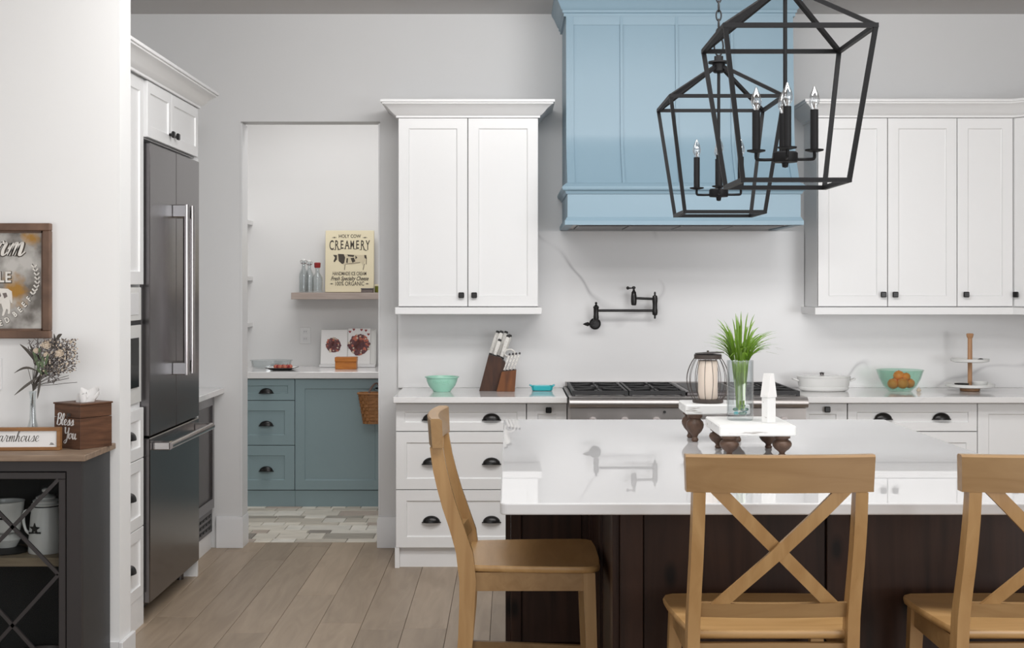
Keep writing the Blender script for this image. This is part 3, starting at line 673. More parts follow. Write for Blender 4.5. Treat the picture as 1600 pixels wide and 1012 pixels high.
# ---------------------------------------------------------------- counter stools
def cy_post(z):
    pts = [(0, -.270), (.20, -.236), (.37, -.221), (.454, -.216), (.57, -.213), (.656, -.222), (.733, -.246), (.825, -.278), (.934, -.304), (1.035, -.318), (1.09, -.322)]
    for (a, ya), (b, yb) in zip(pts, pts[1:]):
        if z <= b: return ya+(yb-ya)*(z-a)/(b-a)
    return -.322
def make_stool(label, loc, rz):
    t = thing('counter_stool', label, 'stool', loc, rz, 'honey wood cross-back counter stools around the island')
    # seat
    n = 10; out = []
    for i in range(n+1):
        a = i/n; out.append((-.205-.030*math.sin(a*PI/2), -.215+a*.375))
    left = out+[(-.228, .185), (-.205, .203), (-.1, .209)]
    poly = left+[(-x, y) for x, y in reversed(left)]
    zs = [(.598, .965), (.602, .99), (.613, 1.0), (.620, .985)]
    mb = MB(); k = len(poly); vs = []
    for z, s in zs: vs += [(x*s, y*s, z) for x, y in poly]
    fs = [[l*k+i, l*k+(i+1) % k, (l+1)*k+(i+1) % k, (l+1)*k+i] for l in range(3) for i in range(k)]
    # dished top: grid of two inner rings
    vs += [(x*.8, y*.8, .617) for x, y in poly]+[(x*.4, y*.4, .611) for x, y in poly]
    for l in (3, 4): fs += [[l*k+i, l*k+(i+1) % k, (l+1)*k+(i+1) % k, (l+1)*k+i] for i in range(k)]
    fs += [list(range(k)), [5*k+i for i in range(k)]]
    mb.add(vs, fs).build('seat', seat_m, t, local=True, smooth=50)
    for sx in (-1, 1):
        zz = [0, .1, .2, .3, .4, .5, .57, .62, .66, .7, .74, .8, .86, .92, .9895]
        pts = [(sx*(.204-.004*(z/1.0)), cy_post(z), z) for z in zz]
        sc = [.80, .84, .9, .95, 1, 1.05, 1.12, 1.14, 1.12, 1.05, 1, .98, .95, .92, .86]
        vs = []; 
        mb = MB()
        for p, s in zip(pts, sc):
            hw, hd = .0155, .0235*s; vs += [(p[0]-hw, p[1]-hd, p[2]), (p[0]+hw, p[1]-hd, p[2]), (p[0]+hw, p[1]+hd, p[2]), (p[0]-hw, p[1]+hd, p[2])]
        m_ = len(pts); fs = [[0, 1, 2, 3], [(m_-1)*4+q for q in range(4)]]+[[l*4+q, l*4+(q+1) % 4, l*4+4+(q+1) % 4, l*4+4+q] for l in range(m_-1) for q in range(4)]
        mb.add(vs, fs).build('leg', chair_m, t, local=True, smooth=30)
        # front leg, tapered and splayed
        vs = []
        for (z, ax, ay, h) in ((0, .222, .190, .0135), (.30, .208, .178, .0165), (.597, .196, .168, .019)):
            vs += [(sx*ax-h, ay-h, z), (sx*ax+h, ay-h, z), (sx*ax+h, ay+h, z), (sx*ax-h, ay+h, z)]
        mb = MB().add(vs, [[0, 1, 2, 3], [8, 9, 10, 11]]+[[l*4+q, l*4+(q+1) % 4, l*4+4+(q+1) % 4, l*4+4+q] for l in range(2) for q in range(4)])
        mb.build('leg', chair_m, t, local=True, smooth=30)
        # side apron and side stretcher
        MB().bar((sx*.200, -.205, .568), (sx*.198, .16, .568), .018, .058).build('apron', rail_m, t, local=True, smooth=0)
        MB().bar((sx*.206, -.23, .26), (sx*.213, .178, .24), .018, .03).build('stretcher', rail_m, t, local=True, smooth=0)
    MB().bar((-.186, .176, .568), (.186, .176, .568), .018, .058).build('apron', rail_m, t, local=True, smooth=0)
    MB().bar((-.186, -.212, .565), (.186, -.212, .565), .018, .050).build('apron', rail_m, t, local=True, smooth=0)
    MB().bar((-.20, .184, .17), (.20, .184, .17), .022, .04).build('stretcher', rail_m, t, local=True, smooth=0)
    def arc(x, amp): amp *= .78; return -amp*(1-(x/.23)**2)
    # top rail
    vs = []; nn = 16; mb = MB()
    for i in range(nn+1):
        x = -.231+.462*i/nn; a = arc(x, .028)
        droop = .0*(1-(x/.23)**2)
        for (dy, z) in ((-.010, .990), (.024, .990), (.020, 1.077), (.012, 1.082), (-.012, 1.082), (-.016, 1.077)):
            vs.append((x*(1 if z < 1.05 else 1.012), -.313+a+dy, z))
    fs = [[l*6+q, l*6+(q+1) % 6, l*6+6+(q+1) % 6, l*6+6+q] for l in range(nn) for q in range(6)]+[list(range(6)), [nn*6+q for q in range(6)]]
    mb.add(vs, fs).build('top_rail', rail_m, t, local=True, smooth=40)
    # lower back slat
    vs = []
    for i in range(nn+1):
        x = -.190+.380*i/nn; a = arc(x, .024)
        for (dy, z) in ((-.009, .659), (.009, .659), (.007, .698), (-.011, .698)): vs.append((x, cy_post(z)+.004+a+dy+.006, z))
    fs = [[l*4+q, l*4+(q+1) % 4, l*4+4+(q+1) % 4, l*4+4+q] for l in range(nn) for q in range(4)]+[list(range(4)), [nn*4+q for q in range(4)]]
    MB().add(vs, fs).build('back_slat', rail_m, t, local=True, smooth=40)
    # crossed slats
    for (xt, xl, off) in ((-.150, .142, .0065), (.152, -.136, -.0065)):
        pts = []
        for i in range(15):
            k_ = i/14; x = xt+(xl-xt)*k_; z = .9905+(.6975-.9905)*k_
            y_ = cy_post(z)+arc(x, .028+(.024-.028)*k_)+off+.006
            pts += [(x-.0235, y_-.006, z), (x+.0235, y_-.006, z), (x+.0235, y_+.006, z), (x-.0235, y_+.006, z)]
        MB().add(pts, [[0, 1, 2, 3], [56, 57, 58, 59]]+[[l*4+q, l*4+(q+1) % 4, l*4+4+(q+1) % 4, l*4+4+q] for l in range(14) for q in range(4)]).build('cross_slat', chair_m, t, local=True, smooth=40)
    return t
st = make_stool('wooden cross-back stool seen from behind in the middle of the island front', (.6656, 3.635, 0), 0)
dup(st, (1.345, 3.635, 0), 0, 'wooden cross-back stool cut off by the right edge of the photo')
dup(st, (.08, 4.43, 0), -PI/2, 'wooden cross-back stool standing sideways at the left end of the island')
# ---------------------------------------------------------------- lantern pendants
def lantern(label, cx, cy, dz, dc):
    t = thing('lantern_pendant', label, 'pendant light', (cx, cy, CEIL), 0, 'black cage lanterns over the island')
    zt_, zb_, ap = 2.198+dz, 1.782+dz, 2.322+max(0, dz)*3.5; wt, wb, bt = .205, .147, .0125
    T = [(cx+sx*wt, cy+sy*wt, zt_) for sx, sy in ((-1, -1), (1, -1), (1, 1), (-1, 1))]
    B = [(cx+sx*wb, cy+sy*wb, zb_) for sx, sy in ((-1, -1), (1, -1), (1, 1), (-1, 1))]
    for i in range(4):
        j = (i+1) % 4; e = .006
        def ext(a, b): 
            d = (Vector(b)-Vector(a)).normalized()*e; return Vector(a)-d, Vector(b)+d
        MB().bar(*ext(T[i], T[j]), bt, bt).build('top_bar', black_m, t, smooth=0)
        MB().bar(*ext(B[i], B[j]), bt, bt).build('bottom_bar', black_m, t, smooth=0)
        MB().bar(B[i], T[i], bt, bt, up=(0, 1, 0)).build('corner_bar', black_m, t, smooth=0)
        h = Vector((cx, cy, ap)); d = (Vector(T[i])-h); d2 = Vector((d.x, d.y, 0)).normalized()
        MB().bar(T[i], h+d2*.020, bt, bt).build('roof_bar', black_m, t, smooth=0)
    MB().lathe([(.0, -.022), (.018, -.022), (.024, -.016), (.024, .012), (.040, .014), (.040, .020), (.017, .022), (.017, .040), (.0, .042)], (cx, cy, ap), 20).build('hub', black_m, t)
    lp = [(cx+.017*math.sin(a), cy, ap+.078-.036*math.cos(a)) for a in [2*PI*i/16 for i in range(16)]]
    MB().tube(lp, .0035, 8, closed=True).build('loop', black_m, t)
    z = ap+.125; k = 0
    lm = None
    while z < CEIL-.035:
        if k < 2:
            pts = [((.0095*math.sin(a)) if k == 0 else 0, 0 if k == 0 else (.0095*math.sin(a)), .0205*math.cos(a)) for a in [2*PI*i/14 for i in range(14)]]
            o = MB().tube(pts, .003, 6, closed=True).build('chain_link', black_m, t, local=True)
            lm = (lm or [])+[o.data]
        else:
            o = bpy.data.objects.new('chain_link', lm[k % 2]); COL.objects.link(o); o.parent = t
        o.location = (0, 0, z-CEIL); z += .0345; k += 1
    MB().lathe([(.0, -.03), (.010, -.03), (.012, -.014), (.055, -.010), (.060, 0), (0, 0)], (cx, cy, CEIL), 24).build('canopy', black_m, t)
    MB().cyl((cx, cy, 1.87), (cx, cy, ap-.02), .006, None, 12).build('rod', black_m, t)
    MB().lathe([(.0, -.030), (.008, -.028), (.010, -.016), (.034, -.014), (.036, -.010), (.036, .012), (.032, .016), (.012, .018), (.012, .03), (0, .03)], (cx, cy, 1.866+dc), 24).build('candle_hub', black_m, t)
    for k in range(4):
        a = k*PI/2-.13; r = .082; x, y = cx+r*math.cos(a), cy+r*math.sin(a)
        ar = MB().tube(catmull([(cx+.03*math.cos(a), cy+.03*math.sin(a), 1.860+dc), (cx+.072*math.cos(a), cy+.072*math.sin(a), 1.860+dc), (x, y, 1.864+dc), (x, y, 1.882+dc)], 3), .0045, 10).build('arm', black_m, t)
        MB().lathe([(.0, 0), (.010, 0), (.026, .004), (.027, .008), (.012, .008), (0, .008)], (x, y, 1.880+dc), 20).build('drip_dish', black_m, ar)
        MB().cyl((x, y, 1.887+dc), (x, y, 2.002+dc), .0115, None, 16).build('candle_sleeve', black_m, ar)
        MB().lathe([(.0065, 0), (.0075, .004), (.0145, .018), (.0155, .028), (.012, .044), (.006, .058), (.0025, .067), (.0, .069)], (x, y, 2.002+dc), 16).build('bulb', bulb_m, ar, smooth=60)
        MB().cyl((x, y, 2.002+dc), (x, y, 2.022+dc), .0035, .002, 8).tube([(x-.005, y, 2.022+dc), (x-.003, y, 2.036+dc), (x+.003, y, 2.022+dc), (x+.005, y, 2.036+dc)], .0006, 5).build('filament', chrome_m, ar)
    return t
lantern('nearest black open-cage lantern pendant, larger and further right in view', .79, 3.86, .008, 0)
lantern('further black open-cage lantern pendant hanging in front of the blue hood', .787, 5.07, -.014, -.020)
# ---------------------------------------------------------------- pot filler
D = 7.56
def P(px, py, d=D): return Vector((wx(px, d), d, wz(py, d)))
t = thing('pot_filler', 'black folding pot filler faucet on the stone backsplash', 'faucet', (wx(931, D), 7.66, wz(506, D)))
c = P(931.4, 506.3)
MB().lathe([(.033, 0), (.033, .006), (.026, .010), (.020, .022), (.016, .03), (0, .03)], (0, 0, 0), 28).xf(Matrix.Translation((c.x, 7.659, c.z)) @ Matrix.Rotation(PI/2, 4, 'X')).build('wall_flange', bronze_m, t)
MB().cyl((c.x, 7.63, c.z), (c.x, D-.012, c.z), .014, None, 16).build('valve_body', bronze_m, t)
MB().lathe([(.014, -.075), (.016, -.06), (.0145, -.045), (.0145, -.012), (.0165, -.005), (.0165, 0), (.012, .004), (.006, .01), (.005, .014), (.0075, .019), (.005, .025), (0, .027)], (c.x, D, wz(480, D)+.004), 18).build('upright', bronze_m, t)
h = MB().lathe([(.005, 0), (.005, .02), (.008, .026), (.0125, .034), (.008, .048), (.002, .060), (0, .062)], (0, 0, 0), 14)
h.xf(Matrix.Translation((c.x-.012, D+.01, c.z)) @ Matrix.Rotation(-PI/2, 4, 'Y')).build('lever', bronze_m, t)
MB().cyl(P(931, 485), P(1023.5, 485), .0072, None, 12).build('lower_arm', bronze_m, t)
j = P(1023.3, 485)
hgt = wz(455.5, D)-wz(498, D)
MB().lathe([(0, 0), (.005, .002), (.006, .012), (.005, .018), (.0135, .022), (.0155, .034), (.0155, .048), (.0135, .06), (.0135, .085), (.0155, .10), (.0155, .118), (.0125, .130), (.005, .134), (.006, .143), (.004, .152), (0, .154)], (j.x, D, wz(498, D)), 18).build('elbow_joint', bronze_m, t)
MB().cyl(P(1023, 467), P(990, 465.5), .0072, None, 12).build('upper_arm', bronze_m, t)
s0 = P(990.3, 477)
MB().lathe([(.010, 0), (.0145, .004), (.0165, .02), (.016, .05), (.013, .075), (.007, .082), (.006, .092), (.010, .096), (.010, .104), (.004, .108), (0, .108)], (s0.x, D, s0.z), 18).build('spout', bronze_m, t)
hh = MB().cyl(P(990, 450), P(983, 450), .003, .005, 10).ball(P(981, 449.8), .0095, 12); hh.build('spout_handle', bronze_m, t)
# ---------------------------------------------------------------- things on the back counter
def bowl_prof(r, h, rb, th=.004):
    o = [(rb, 0)]; n = 8
    for i in range(1, n+1): k = i/n; o.append((rb+(r-rb)*math.sin(k*PI/2)**.9, h*(1-math.cos(k*PI/2))))
    return o+[(r+.004, h), (r+.004, h+.003), (r-th, h+.002)]+[(max(0, a-th), b+th) for a, b in reversed(o[:-1])]+[(0, th)]
X, Y = wx(690.5, 7.40), 7.40
t = thing('mixing_bowl', 'mint green mixing bowl with a flat rim on the left countertop', 'bowl', (X, Y, CT))
MB().lathe([(0, 0), (.046, 0), (.050, .004), (.052, .008), (.072, .030), (.083, .055), (.087, .074), (.094, .077), (.095, .082), (.086, .082), (.080, .056), (.068, .032), (.045, .010), (0, .008)], (X, Y, CT+.0005), 40).build('bowl', mint_m, t)
mb = MB()
for k in range(9):
    a = -PI/2+(k-4)*.13; r = .0855; q = Vector((X+r*math.cos(a), Y+r*math.sin(a), CT+.056+.004*math.sin(k*2)))
    mb.tube([q+Vector((.006*math.sin(b)*-math.sin(a), .006*math.sin(b)*math.cos(a), .006*math.cos(b))) for b in [2*PI*i/8 for i in range(8)]], .0009, 5, closed=True)
mb.build('embossed_ornament', mint_m, t, kind='stuff')
# knife block
KX, KY = wx(749, 7.46), 7.44
t = thing('knife_block', 'slanted walnut knife block with a lower front step, full of knives', 'knife block', (KX+.09, KY, CT))
MB().prism([(KX, CT+.0005), (KX+.095, CT+.0005), (KX+.150, CT+.150), (KX+.118, CT+.185), (KX+.052, CT+.200)], KY-.02, KY+.085, 'xz').build('main_block', block_m, t, smooth=0)
MB().prism([(KX+.096, CT+.0005), (KX+.196, CT+.0005), (KX+.205, CT+.118), (KX+.125, CT+.108)], KY-.055, KY+.045, 'xz').build('front_step', step_m, t, smooth=0)
def knife(name, label, base, tilt, ln, wd, grp, lean=0):
    t = thing(name, label, 'knife', base, 0, grp)
    R = Matrix.Translation(base) @ Matrix.Rotation(tilt, 4, 'Y') @ Matrix.Rotation(lean, 4, 'X')
    mb = MB(); vs = []
    for (z, s) in ((.004, .8), (.02, .8), (ln*.5, .95), (ln*.85, 1.05), (ln, .75)):
        h, w_ = wd*s/2, .0085; b = .003
        vs += [(-h+b, -w_, z), (h-b, -w_, z), (h, -w_+b, z), (h, w_-b, z), (h-b, w_, z), (-h+b, w_, z), (-h, w_-b, z), (-h, -w_+b, z)]
    fs = [[l*8+q, l*8+(q+1) % 8, l*8+8+(q+1) % 8, l*8+8+q] for l in range(4) for q in range(8)]+[list(range(8)), list(range(32, 40))]
    hd = mb.add(vs, fs).xf(R).build('handle', ivory_m, t, smooth=40)
    MB().box(-wd*.44, wd*.44, -.0092, .0092, ln-.004, ln+.010, .003).xf(R).build('butt_cap', rubber_m if wd > .02 else dsteel_m, hd)
    for k in (.25, .5, .75): MB().cyl((0, -.0095, ln*k), (0, .0095, ln*k), .0022, None, 8).xf(R).build('rivet', lsteel_m, hd)
    MB().box(-wd*.38, wd*.38, -.005, .005, -.004, .004).xf(R).build('bolster', rubber_m, t)
    return t
big = [(.062, .198, .066, .125, .024, 'white-handled knife at the far left of the block'), (.082, .194, .040, .13, .024, 'tall white-handled knife second from the left of the block'),
       (.105, .186, .068, .135, .024, 'tallest white-handled knife near the back of the block'), (.122, .180, .040, .12, .024, 'broad white-handled knife in the middle of the block'),
       (.085, .192, .008, .085, .022, 'short white-handled knife low at the front left of the block'), (.128, .172, .070, .13, .022, 'white-handled knife at the back right of the block')]
for (dx, dz, dy, ln, wd, lab) in big:
    knife('kitchen_knife', lab, (KX+dx, KY+dy, CT+dz+.004), .32, ln, wd, 'large knives in the block')
for k, lab in enumerate(['first', 'second', 'third', 'fourth']):
    knife('steak_knife', 'small white-handled steak knife, %s from the left in the low front step' % lab, (KX+.134+k*.0185, KY-.012, CT+.1125+k*.002), .36, .092, .0125, 'steak knives in the front step')
sx_, sz_ = KX+.172, CT+.205
t = thing('kitchen_shears', 'white-ringed kitchen shears behind the steak knives in the block', 'scissors', (KX+.16, KY+.03, CT+.118))
MB().tube([(sx_+.028*math.cos(a)-.004, KY+.032, sz_+.002+.020*math.sin(a)) for a in [2*PI*i/20 for i in range(20)]], .0055, 8, closed=True).build('finger_ring', ivory_m, t)
MB().bar((KX+.150, KY+.032, CT+.116), (KX+.165, KY+.032, CT+.192), .010, .014, up=(0, 1, 0)).build('shank', lsteel_m, t)
# teal dish
X, Y = wx(847, 7.46), 7.46
t = thing('butter_dish', 'small turquoise handled dish beside the knife block', 'dish', (X, Y, CT))
mb = MB(); rr = lambda w_, d_, z: [(X+sx*(w_-c1), Y+sy*(d_-c2), CT+z) for sx, sy, c1, c2 in ((-1, -1, 0, .012), (-1, -1, .012, 0), (1, -1, .012, 0), (1, -1, 0, .012), (1, 1, 0, .012), (1, 1, .012, 0), (-1, 1, .012, 0), (-1, 1, 0, .012))]
vs = rr(.050, .030, .0005)+rr(.056, .036, .004)+rr(.060, .040, .028)+rr(.056, .036, .028)+rr(.050, .030, .008)
mb.add(vs, [list(range(8)), list(range(32, 40))]+[[l*8+q, l*8+(q+1) % 8, l*8+8+(q+1) % 8, l*8+8+q] for l in range(4) for q in range(8)]).build('dish', aqua_m, t, smooth=40)
for s in (-1, 1): MB().tube([(X+s*.055, Y-.018, CT+.024), (X+s*.066, Y-.016, CT+.031), (X+s*.068, Y+.016, CT+.031), (X+s*.055, Y+.018, CT+.024)], .0045, 8).build('handle', aqua_m, t)
# oval roaster
X, Y = wx(1287, 7.44), 7.44
t = thing('oval_baking_dish', 'white oval lidded baking dish beside the right end of the range', 'dish', (X, Y, CT))
MB().lathe([(0, 0), (.118, 0), (.130, .004), (.138, .012), (.139, .022), (.1355, .024), (.139, .028), (.144, .062), (.147, .070), (.147, .074), (.138, .074), (.134, .030), (.12, .008), (0, .006)], (X, Y, CT+.0005), 48, 1, .62).build('dish', ceramic_m, t)
ld = MB().lathe([(.148, .0), (.149, .006), (.142, .011), (.10, .013), (0, .015)], (X, Y, CT+.0755), 48, 1, .62).build('lid', ceramic_m, t)
MB().lathe([(.0, 0), (.012, .0), (.010, .006), (.014, .012), (0, .015)], (X-.01, Y, CT+.089), 16).build('lid_knob', dsteel_m, ld)
for s in (-1, 1): MB().tube(catmull([(X+s*.143, Y-.025, CT+.058), (X+s*.166, Y-.02, CT+.066), (X+s*.170, Y, CT+.068), (X+s*.166, Y+.02, CT+.066), (X+s*.143, Y+.025, CT+.058)], 4), .005, 8).build('handle', ceramic_m, t)
# glass fruit bowl + oranges
X, Y = wx(1406, 7.42), 7.42
t = thing('glass_bowl', 'green-tinted flared glass bowl of oranges', 'bowl', (X, Y, CT))
MB().lathe([(0, 0), (.058, 0), (.064, .004), (.090, .030), (.112, .070), (.126, .112), (.130, .116), (.127, .118), (.121, .111), (.107, .070), (.085, .032), (.058, .009), (0, .008)], (X, Y, CT+.0005), 40).build('bowl', green_glass_m, t)
for (dx, dy, dz, r, lab) in ((-.040, -.010, .042, .031, 'leftmost orange, low in the green glass bowl'), (.006, -.034, .045, .031, 'orange at the front centre of the green glass bowl'), (.052, -.004, .044, .029, 'rightmost orange in the green glass bowl'),
                             (-.004, .006, .084, .031, 'topmost orange in the green glass bowl'), (.004, .045, .046, .030, 'orange at the back of the green glass bowl'), (.030, -.014, .080, .024, 'small orange at upper right in the green glass bowl')):
    o = thing('orange', lab, 'orange', (X+dx, Y+dy, CT+dz-r), 0, 'oranges in the glass bowl')
    MB().ball((X+dx, Y+dy, CT+dz), r, 20, .93).build('fruit', orange_m, o)
    MB().lathe([(0, 0), (.003, 0), (.0035, .003), (0, .003)], (X+dx, Y+dy, CT+dz+r*.93-.001), 8).build('stem', sage_m, o)
o = thing('garlic_bulb', 'small pale bulb beside the foot of the green glass bowl', 'garlic', (X+.088, Y-.055, CT))
MB().lathe([(0, 0), (.009, .001), (.014, .008), (.010, .016), (.003, .021), (.002, .027), (0, .028)], (X+.088, Y-.055, CT+.0005), 12).build('bulb', petal_m, o)
# tiered tray
X, Y = wx(1515.5, 7.44), 7.44
t = thing('tiered_tray', 'two-tier round white tray on a pale wooden pole', 'tray', (X, Y, CT))
MB().lathe([(0, 0), (.050, 0), (.054, .004), (.054, .018), (.05, .020), (0, .020)], (X, Y, CT+.0005), 28).build('base', pole_m, t)
MB().lathe([(0, .020), (.012, .02), (.012, .155), (.016, .158), (.013, .164), (.012, .29), (.016, .295), (.020, .312), (.016, .318), (0, .318)], (X, Y, CT), 20).build('pole', pole_m, t)
for (r, z) in ((.131, .021), (.102, .160)):
    MB().lathe([(.0125, 0), (r-.012, 0), (r, .004), (r+.002, .018), (r-.003, .019), (r-.010, .008), (.0125, .007)], (X, Y, CT+z), 40).build('tray', ceramic_m, t)
o = thing('small_bowl', 'small grey-white bowl on the lower tier of the round tray', 'bowl', (X+.035, Y-.06, CT+.0285))
MB().lathe([(0, 0), (.026, 0), (.040, .014), (.043, .026), (.040, .026), (.034, .012), (0, .006)], (X+.035, Y-.06, CT+.029), 24).build('bowl', ceramic_m, o)
o = thing('dark_dish', 'small black dish on the lower tier of the round tray', 'dish', (X-.06, Y-.045, CT+.0285))
MB().lathe([(0, 0), (.030, 0), (.038, .010), (.040, .016), (.036, .014), (0, .006)], (X-.06, Y-.045, CT+.029), 24).build('dish', rubber_m, o)
o = thing('dark_ornament', 'tiny dark ornament on the upper tier of the round tray', 'ornament', (X+.05, Y-.03, CT+.168))
MB().lathe([(0, 0), (.016, 0), (.018, .006), (.010, .012), (0, .014)], (X+.05, Y-.03, CT+.168), 14).build('ornament', rubber_m, o)
# ---------------------------------------------------------------- things on the island
def riser(label, x0, x1, y0, y1, h):
    t = thing('wooden_riser', label, 'riser', ((x0+x1)/2, (y0+y1)/2, CT), 0, 'small white risers on the island')
    zt_ = CT+h; n = 2; wdt = (y1-y0)/n
    MB().box(x0, x1, y0, y1, zt_-.036, zt_, .004).build('board', distress_m, t)
    lh = h-.036; pr = [(0, 0), (.010, 0), (.0135, .006), (.012, .013), (.009, .018), (.013, .028), (.024, .040), (.032, .056), (.0335, .068), (.030, .080), (.022, .088), (.021, .093), (.028, .097), (.029, .112), (0, .112)]
    for lx in (x0+.040, x1-.040):
        for ly in (y0+.042, y1-.042): MB().lathe([(r, z*lh/.112) for r, z in pr], (lx, ly, CT), 22).build('leg', turned_m, t)
    return zt_
h1 = riser('small distressed white riser at the back, carrying the wire candle lantern', .652, .892, 4.99, 5.20, .141)
h2 = riser('larger distressed white riser in front, carrying the glass vase', .708, .968, 4.545, 4.87, .110)
X, Y = wx(1106, 5.085), 5.085
t = thing('candle_lantern', 'rusty wire barrel-shaped candle lantern on the rear riser', 'candle lantern', (X, Y, h1))
MB().lathe([(0, 0), (.056, 0), (.058, .004), (.058, .012), (.054, .014), (0, .014)], (X, Y, h1+.0005), 28).build('base', wire_m, t)
MB().lathe([(.046, 0), (.052, 0), (.052, .016), (.046, .016)], (X, Y, h1+.166), 28).tube([(X-.046, Y, h1+.175), (X+.046, Y, h1+.175)], .003, 6).build('top_ring', wire_m, t)
lid = MB().lathe([(0, .003), (.055, .0), (.056, .002), (0, .005)], (0, 0, 0), 24).xf(Matrix.Translation((X+.006, Y, h1+.187)) @ Matrix.Rotation(-.05, 4, 'Y')); lid.cyl((X, Y, h1+.183), (X, Y, h1+.197), .004, None, 8); lid.build('lid', wire_m, t)
for k in range(16):
    a = 2*PI*k/16+.1; pts = []
    for i in range(11):
        q = i/10; r = .050+.0285*math.sin(PI*q)**.85+(.004*(1-q)); pts.append((X+r*math.cos(a), Y+r*math.sin(a), h1+.010+q*.160))
    MB().tube(pts, .0012, 6).build('wire', wire_m, t)
o = thing('pillar_candle', 'thick ivory pillar candle inside the wire lantern', 'candle', (X, Y, h1+.0145))
MB().lathe([(0, 0), (.035, 0), (.037, .003), (.037, .142), (.034, .145), (.02, .143), (0, .142)], (X, Y, h1+.015), 28).build('wax', candle_m, o)
MB().cyl((X, Y, h1+.155), (X+.001, Y, h1+.166), .001, None, 6).build('wick', rubber_m, o)
X, Y = wx(1156.5, 4.74), 4.74
t = thing('glass_vase', 'clear cylindrical glass vase holding green grass on the front riser', 'vase', (X, Y, h2))
MB().lathe([(0, 0), (.042, 0), (.045, .003), (.0465, .012), (.0465, .208), (.045, .210), (.0435, .208), (.0435, .024), (.040, .018), (0, .016)], (X, Y, h2+.0005), 36).build('glass', glass_m, t, smooth=60)
gr = random.Random(5)
mats = [gem_m, aqua_m, dsteel_m]
for k in range(9):
    a = gr.uniform(0, 2*PI); r = gr.uniform(.004, .030); z = .026+.012*(k//4)
    o = thing('glass_gem', 'small green and blue glass gem heaped at the bottom of the vase', 'glass gem', (X+r*math.cos(a), Y+r*math.sin(a), h2+z-.006), 0, 'glass gems in the vase')
    MB().ball((X+r*math.cos(a), Y+r*math.sin(a), h2+z), .0095, 10, .62).build('gem', gem_m if k % 3 else aqua_m, o)
t = thing('grass_bunch', 'bunch of artificial green grass spraying out of the glass vase', 'plant', (X, Y, h2+.03))
def blade(base, tip, bend, wd):
    b, t_ = Vector(base), Vector(tip); mid = b.lerp(t_, .5)+Vector(bend); side = Vector((t_.y-b.y, -(t_.x-b.x), 0))
    if side.length < .01: side = Vector((1, 0, 0))
    side.normalize(); n = 7; vs = []; fs = []
    side = (side+Vector((.8, 0, 0))).normalized()
    for i in range(n+1):
        q = i/n; p = b*(1-q)**2+mid*2*q*(1-q)+t_*q*q; w_ = wd*(.55+.9*q)*(1-q**3)+.0002
        vs += [p-side*w_/2, p+side*w_/2+Vector((0, .0006, 0))]
    fs = [[2*i, 2*i+1, 2*i+3, 2*i+2] for i in range(n)]
    return vs, fs
mb = MB(); ms = MB()
for k in range(105):
    a = gr.uniform(0, 2*PI); sp = gr.random()**.55*.165; hh_ = .382-.10*(sp/.155)**1.5+gr.uniform(-.055, .018)
    base = (X+gr.uniform(-.012, .012), Y+gr.uniform(-.012, .012), h2+.035)
    neck = (X+.030*math.cos(a)*min(1, sp/.06), Y+.030*math.sin(a)*min(1, sp/.06), h2+.21)
    tip = (X+sp*math.cos(a), Y+sp*math.sin(a), h2+hh_)
    mid = Vector(neck); tp = Vector(tip); mb.add(*blade(neck, tip, Vector((-(tip[0]-X)*.25, -(tip[1]-Y)*.25, .040)), gr.uniform(.006, .0100)))
    ms.add(*blade(base, Vector(neck)+Vector((0, 0, .004)), (0, 0, 0), .0045))
mb.build('blades', leaf_m, t, kind='stuff', smooth=60, recalc=False); ms.build('stems', stem_m, t, kind='stuff', smooth=60, recalc=False)
# little wooden house
hx, hy_ = wx(1201, 4.655), 4.655
t = thing('wooden_house', 'small plain white wooden house block on the front riser', 'ornament', (hx, hy_, h2), .62)
MB().box(-.0195, .0195, -.015, .015, .0005, .088, .001).build('body', distress_m, t, local=True)
MB().prism([(-.022, .088), (.022, .088), (.022, .094), (.008, .170), (-.008, .170), (-.022, .094)], -.017, .017, 'xz').build('roof', paper_m, t, local=True, smooth=0)
# ---------------------------------------------------------------- fridge wall
FX = -1.60
UB = 2.152
def sc(o, y, z): return (o, y, z)
t = thing('oven_tower', 'tall white cabinet beside the fridge holding the built-in oven', 'cabinet', (-1.95, 5.72, 0))
tx = -1.622; ya, yb = 5.50, 5.962
MB().box(-2.295, tx-.021, ya, yb, .13, 1.0).box(-2.295, tx-.021, ya, yb, 1.5, 2.432).box(-2.295, tx-.021, ya, ya+.018, 1.0, 1.5).box(-2.295, tx-.021, yb-.018, yb, 1.0, 1.5).box(-2.295, -2.28, ya, yb, 1.0, 1.5).build('body', white_m, t)
MB().box(-2.295, tx-.004, ya+.001, yb, 0, .13).build('toe_kick', white_m, t)
MB().box(tx-.026, tx-.0207, ya+.003, yb-.003, .14, .93).build('gap_shade', gap_m, t)  # dark backing that paints shade between the drawers
def yz_(py, px=212): return wz(py, (px-VX) and (-1.62*F/(px-VX)))
ZS = [(.135, .345, .25), (.349, .625, .51), (.629, .90, .772)]
zs = [yz_(947), yz_(832), yz_(718), yz_(645)]
for (za, zb, pz) in ((.13, wz(830, 5.80), wz(893, 5.78)), (wz(830, 5.80), wz(721, 5.80), wz(781, 5.78)), (wz(721, 5.80), wz(640, 5.80), wz(686, 5.78))):
    d = front_panel('drawer', t, (tx, ya, za), SIDE, yb-ya-.012, zb-za, white_m, rail=.05); cup_pull(d, fr((tx, 5.735, pz), *SIDE))
front_panel('door', t, (tx, ya, 1.5), SIDE, yb-ya-.012, 2.41-1.5, white_m)
o = thing('built_in_oven', 'white built-in oven with black glass window, left of the fridge', 'oven', (-1.8, 5.72, 1.0))
MB().box(-2.2, tx-.006, ya+.022, yb-.03, .985, 1.325, .002).build('door_frame', enamel_m, o)
